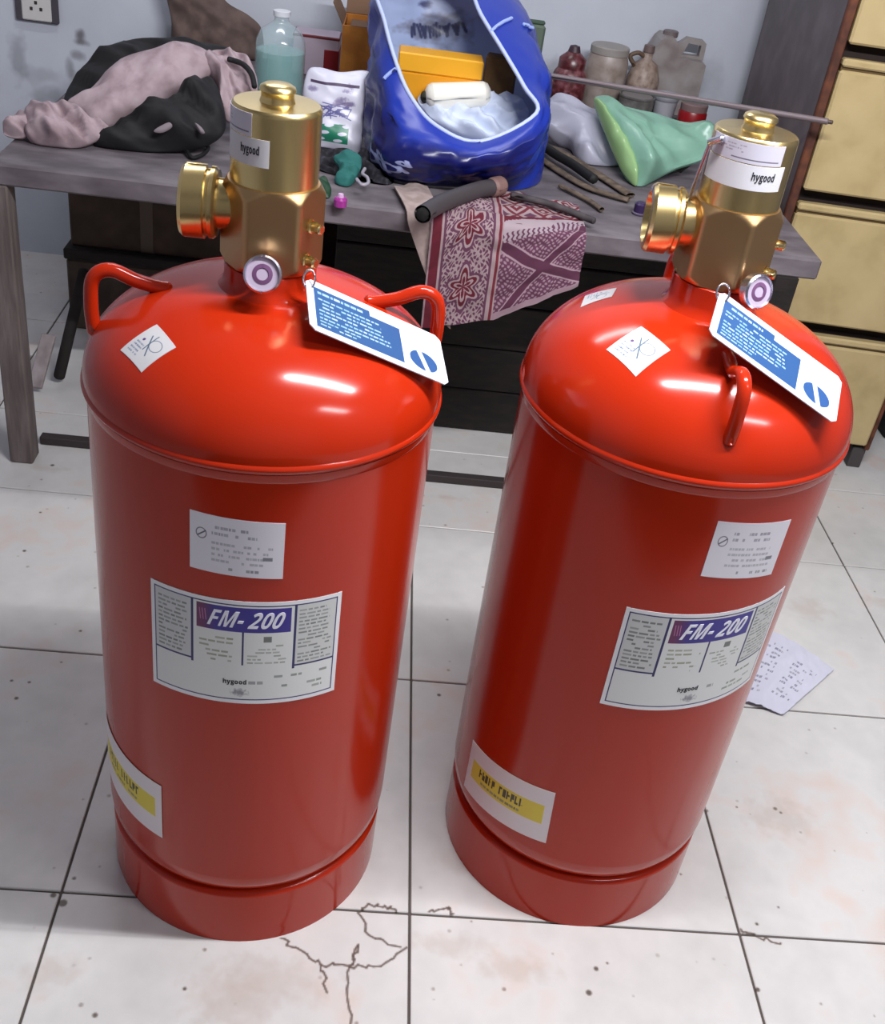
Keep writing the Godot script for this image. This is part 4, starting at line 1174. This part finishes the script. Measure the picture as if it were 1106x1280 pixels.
func jerrycan() -> void:
	var p := on_h(834, 142, TOP)
	var zz := p.z - 0.04
	var xl := on_z(801, 100, zz).x
	var xr := on_z(872, 100, zz).x
	var hh := on_z(840, 44, zz).y - TOP
	var w := xr - xl
	var t := thing("jerrycan", "grubby translucent plastic jerrycan with a moulded grip, tallest by the wall", "jerrycan", Vector3((xl + xr) / 2, TOP, zz))
	var m := mottled([Color(0.48, 0.44, 0.43), Color(0.56, 0.53, 0.52), Color(0.60, 0.58, 0.58)], [0.1, 0.5, 0.9], 2, 0.45, 98)
	var body := CSGPolygon3D.new()
	body.polygon = PackedVector2Array([Vector2(-w / 2 + 0.006, 0), Vector2(w / 2 - 0.006, 0), Vector2(w / 2, 0.008), Vector2(w / 2, hh * 0.70), Vector2(w / 2 - 0.008, hh * 0.735), Vector2(w * 0.05, hh * 0.75), Vector2(-w * 0.10, hh * 0.97), Vector2(-w * 0.14, hh), Vector2(-w * 0.30, hh), Vector2(-w * 0.36, hh * 0.95), Vector2(-w / 2, hh * 0.72), Vector2(-w / 2, 0.008)])
	body.depth = 0.10
	body.name = "body"
	body.material_override = m
	body.position = Vector3(0, 0.001, 0.05)
	t.add_child(body, true)
	# the grip: a thin upright web with a hole through which the wall shows
	var c := CSGPolygon3D.new()
	c.polygon = PackedVector2Array([Vector2(-w * 0.02, hh * 0.73), Vector2(w / 2 - 0.002, hh * 0.73), Vector2(w / 2 - 0.003, hh * 0.95), Vector2(w / 2 - 0.012, hh * 0.985), Vector2(w * 0.14, hh), Vector2(w * 0.04, hh * 0.93), Vector2(-w * 0.04, hh * 0.90)])
	c.depth = 0.026
	var hole := CSGPolygon3D.new()
	hole.operation = CSGShape3D.OPERATION_SUBTRACTION
	hole.polygon = PackedVector2Array([Vector2(w * 0.10, hh * 0.775), Vector2(w * 0.40, hh * 0.775), Vector2(w * 0.40, hh * 0.92), Vector2(w * 0.17, hh * 0.93)])
	hole.depth = 0.2
	hole.position.z = 0.05
	hole.name = "grip_hole"
	c.add_child(hole)
	c.name = "grip"
	c.material_override = m
	c.position = Vector3(0, 0.001, 0.013)
	t.add_child(c, true)
	put("cap", turned([Vector2(0.020, hh - 0.004), Vector2(0.021, hh), Vector2(0.021, hh + 0.010), Vector2(0.018, hh + 0.012), Vector2(0, hh + 0.012)], 20), mat(Color(0.42, 0.38, 0.38), 0.5), t).position = Vector3(-w * 0.16, 0, 0)

# ---------- rug, lining sheet and pipe at the table's front edge ----------
func rug_picture() -> Image:
	var w := 400
	var h := 400
	var im := canvas(w, h, Color(0.56, 0.48, 0.50))
	var maroon := Color(0.36, 0.07, 0.14)
	var plum := Color(0.36, 0.20, 0.29)
	var cream := Color(0.61, 0.53, 0.54)
	for y in h:
		for x in w:
			var c := cream
			if x < 28:
				c = maroon if x > 4 else Color(0.55, 0.46, 0.48)
			elif x < 170:      # medallion band
				var u := (x - 99.0) / 71.0
				var v := fposmod(y + 10.0, 132.0) / 66.0 - 1.0
				var d := sqrt(u * u * 1.5 + v * v) + 0.16 * cos(atan2(v, absf(u)) * 6.0)
				var n := sin(x * 0.42 + 1.5 * sin(y * 0.2)) * sin(y * 0.40 + 1.2 * sin(x * 0.3))
				c = cream
				if absf(u) > 0.84: c = plum if absf(u) < 0.92 else cream
				elif d < 0.18: c = maroon
				elif d < 0.32: c = cream
				elif d < 0.48: c = maroon
				elif d < 0.58: c = cream
				elif d < 0.70: c = plum
				elif n > 0.12: c = plum
			elif x < 186:
				c = Color(0.42, 0.12, 0.18) if x > 174 and x < 182 else cream
			else:              # right panel
				var line := 178 - (x - 186) * 0.10
				if y < line - 12:
					var u := fposmod((x - 186.0) / 72.0, 1.0) * 2.0 - 1.0
					var v := fposmod(y / 74.0, 1.0) * 2.0 - 1.0
					var d := absf(u) + absf(v)
					c = Color(0.40, 0.13, 0.18) if (d > 0.22 and d < 0.5) or (d > 0.78 and d < 1.1) else cream
					if d > 1.5: c = plum
				elif y < line:
					c = maroon
				elif y < line + 26:
					c = Color(0.64, 0.58, 0.60)
				elif y < line + 46:
					c = Color(0.63, 0.57, 0.60) if fposmod(x / 13.0 + 0.15 * sin(y * 0.5), 1.0) > 0.4 else plum
				else:
					var g := sin(x * 0.42 + 1.7 * sin(y * 0.13)) * sin(y * 0.46 + 1.3 * sin(x * 0.17))
					c = plum if g > -0.22 else Color(0.58, 0.47, 0.52)
					var s1 := absf((y - line - 50.0) - (x - 186.0) * 0.75)
					var s2 := absf((y - line - 50.0) - (400.0 - x) * 0.85)
					if s1 < 13.0 or s2 < 13.0: c = Color(0.32, 0.15, 0.24)
					elif s1 < 18.0 or s2 < 18.0: c = Color(0.62, 0.52, 0.56)
					if y > 382: c = Color(0.60, 0.50, 0.54)
			im.set_pixel(x, y, c)
	return im

func rug() -> void:
	var edge := -1.088
	# columns across the rug (u), the run from the table top over the edge down to the hem (v)
	var top_l := on_h(540, 262, TOP)
	var top_r := on_h(728, 290, TOP)
	var xl := on_z(537, 290, edge).x
	var xr := on_z(724, 330, edge).x
	var hem_l := on_z(560, 417, edge + 0.02).y
	var hem_m := on_z(628, 404, edge + 0.02).y
	var hem_r := on_z(724, 362, edge + 0.02).y
	var back_z := [-1.12, -1.26, -1.24, -1.22]
	var nz := noise(51, 5.0, 3)
	var body := func(off: float):
		return func(u, v):
			var x: float = lerpf(xl, xr, u)
			var bz: float = lerpf(-1.15, -1.27, u * 4.0) if u < 0.25 else lerpf(-1.27, -1.235, (u - 0.25) / 0.75)
			var hem: float = lerpf(hem_l, hem_m, u / 0.48) if u < 0.48 else lerpf(hem_m, hem_r, (u - 0.48) / 0.52)
			var run: float = absf(edge - bz)
			var drop: float = TOP - hem
			var s: float = (1.0 - v) * (run + drop)
			var wob: float = nz.get_noise_2d(u * 0.5, v * 0.6) * 0.016
			var p: Vector3
			if s < run - 0.012:
				p = Vector3(x, TOP + 0.005 + absf(wob) * 0.8, bz + s)
			elif s < run + 0.02:
				var a: float = (s - run + 0.012) / 0.032 * PI / 2
				p = Vector3(x, TOP - 0.013 + 0.018 * cos(a) + absf(wob) * 0.5 * cos(a), edge - 0.010 + 0.018 * sin(a) + absf(wob) * 0.5)
			else:
				p = Vector3(x + (s - run) * 0.02, TOP - 0.013 - (s - run - 0.02), edge + 0.008 + absf(wob) + (s - run) * 0.03)
			var n := Vector3(0, 1, 0.0) if s < run - 0.012 else Vector3(0, 0, 1)
			return p + n * off
	var t := thing("woven_rug", "maroon and cream patterned woven rug hanging over the table's front edge", "rug", Vector3((xl + xr) / 2, TOP, edge))
	var rm := mat(Color.WHITE, 0.9)
	rm.albedo_texture = ImageTexture.create_from_image(rug_picture())
	var slab: ArrayMesh = joined([sheet(40, 60, body.call(0.004)), sheet(40, 60, body.call(0.0))])
	wput("pile_face", sheet(40, 60, body.call(0.006)), rm, t)
	wput("backing", sheet(40, 60, body.call(0.001)), mat(Color(0.40, 0.30, 0.32), 0.9), t)
	# pale cloth hanging at its left
	var cl := []
	for q in [[497, 234, TOP + 0.006], [518, 236, TOP + 0.006]]: cl.append(on_h(q[0], q[1], q[2]))
	var left_edge := [on_h(492, 236, TOP + 0.005), on_h(506, 262, TOP + 0.006), on_z(512, 285, -1.083), on_z(524, 320, -1.082), on_z(536, 355, -1.081), on_z(548, 398, -1.080)]
	var right_edge := [on_h(530, 226, TOP + 0.005), on_h(546, 258, TOP + 0.006), on_z(552, 285, -1.080), on_z(556, 320, -1.079), on_z(560, 355, -1.078), on_z(563, 410, -1.077)]
	var le := curve(left_edge, 31)
	var re := curve(right_edge, 31)
	var drape := func(off: float):
		return func(u, v):
			var i := roundi((1.0 - v) * 30)
			var p: Vector3 = (le[i] as Vector3).lerp(re[i], u)
			var k: float = sin(u * 9.0 + v * 2.0) * 0.004
			return p + (Vector3(0, 1, 0) if i < 9 else Vector3(0, 0, 1)) * (off + k * 0.6)
	solo("pale_cloth", joined([sheet(16, 30, drape.call(0.004)), sheet(16, 30, drape.call(0.001))]), mottled([Color(0.60, 0.53, 0.51), Color(0.70, 0.63, 0.61)], [0.3, 0.8], 5, 0.9, 101), "pale beige cloth hanging over the table edge left of the woven rug", "cloth", on_h(515, 250, TOP))
	# short pipe on the rug
	var a := on_h(528, 268, TOP + 0.032)
	var b := on_h(556, 252, TOP + 0.032)
	var c := on_h(596, 238, TOP + 0.032)
	var d := on_h(616, 234, TOP + 0.032)
	var pipe := thing("plastic_pipe", "short dark grey plastic pipe with an open end lying on the rug", "pipe", a)
	var path := curve([Vector3.ZERO, b - a, c - a, d - a], 16)
	put("pipe", tube(path, 0.017, 20, false), mat(Color(0.27, 0.25, 0.26), 0.5), pipe)
	var dir := (a - b).normalized()
	put("bore", tube([dir * -0.004, dir * 0.001], 0.0125, 18), mat(Color(0.03, 0.025, 0.025), 0.9), pipe)
	put("socket", tube([d - a, d - a + (d - c).normalized() * 0.022], 0.020, 20), mat(Color(0.52, 0.40, 0.38), 0.6), pipe)
	# dark strip lying on the rug's right side
	var s0 := on_h(640, 244, TOP + 0.024)
	var s1 := on_h(690, 256, TOP + 0.024)
	var s2 := on_h(742, 276, TOP + 0.020)
	solo("grey_lath", tube(curve([s0, s1, s2], 10), 0.007, 6), mottled([Color(0.22, 0.20, 0.21), Color(0.34, 0.31, 0.32)], [0.3, 0.8], 5, 0.8, 103), "dark grey lath lying across the rug's top right corner", "lath", s1)

# ---------- floor ----------
func floor_things() -> void:
	# an added mat, unseen behind the viewer: darkens what the cylinders' upper halves mirror
	var mt := thing("added_dark_mat", "added dark grey mat behind the viewer, darkens the reflections on both cylinders", "mat", Vector3(-0.1, 0.0, 1.62))
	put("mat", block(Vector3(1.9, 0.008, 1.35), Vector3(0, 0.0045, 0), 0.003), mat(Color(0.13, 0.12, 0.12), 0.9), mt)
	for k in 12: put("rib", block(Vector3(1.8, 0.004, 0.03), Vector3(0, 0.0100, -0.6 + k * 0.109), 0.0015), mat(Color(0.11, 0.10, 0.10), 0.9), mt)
	# folded paper sheet on the tiles, right of the right cylinder
	var pts := [[958, 786], [1042, 838], [978, 895], [915, 875]]
	var q := []
	for p in pts: q.append(on_h(p[0], p[1], 0.002))
	var im := canvas(256, 256, Color(0.80, 0.80, 0.86))
	print_rows(im, 0.1, 0.12, 0.42, 0.85, 12, Color(0.52, 0.52, 0.60), 0.5)
	print_rows(im, 0.55, 0.2, 0.9, 0.8, 10, Color(0.52, 0.52, 0.60), 0.5)
	var nz := noise(61, 9.0, 2)
	var f := func(off: float):
		return func(u, v):
			var p: Vector3 = (q[0] as Vector3).lerp(q[1], u).lerp((q[3] as Vector3).lerp(q[2], u), 1.0 - v)
			p.y = 0.003 + off + absf(absf(u - 0.5) - 0.5) * 0.014 + absf(nz.get_noise_2d(u, v)) * 0.006
			return p
	solo("paper_sheet", joined([sheet(20, 20, f.call(0.0005)), sheet(20, 20, f.call(0.0))]), pictured(im, 0.7), "creased white printed paper sheet on the tiles behind the right cylinder", "paper", on_h(975, 840, 0.0))
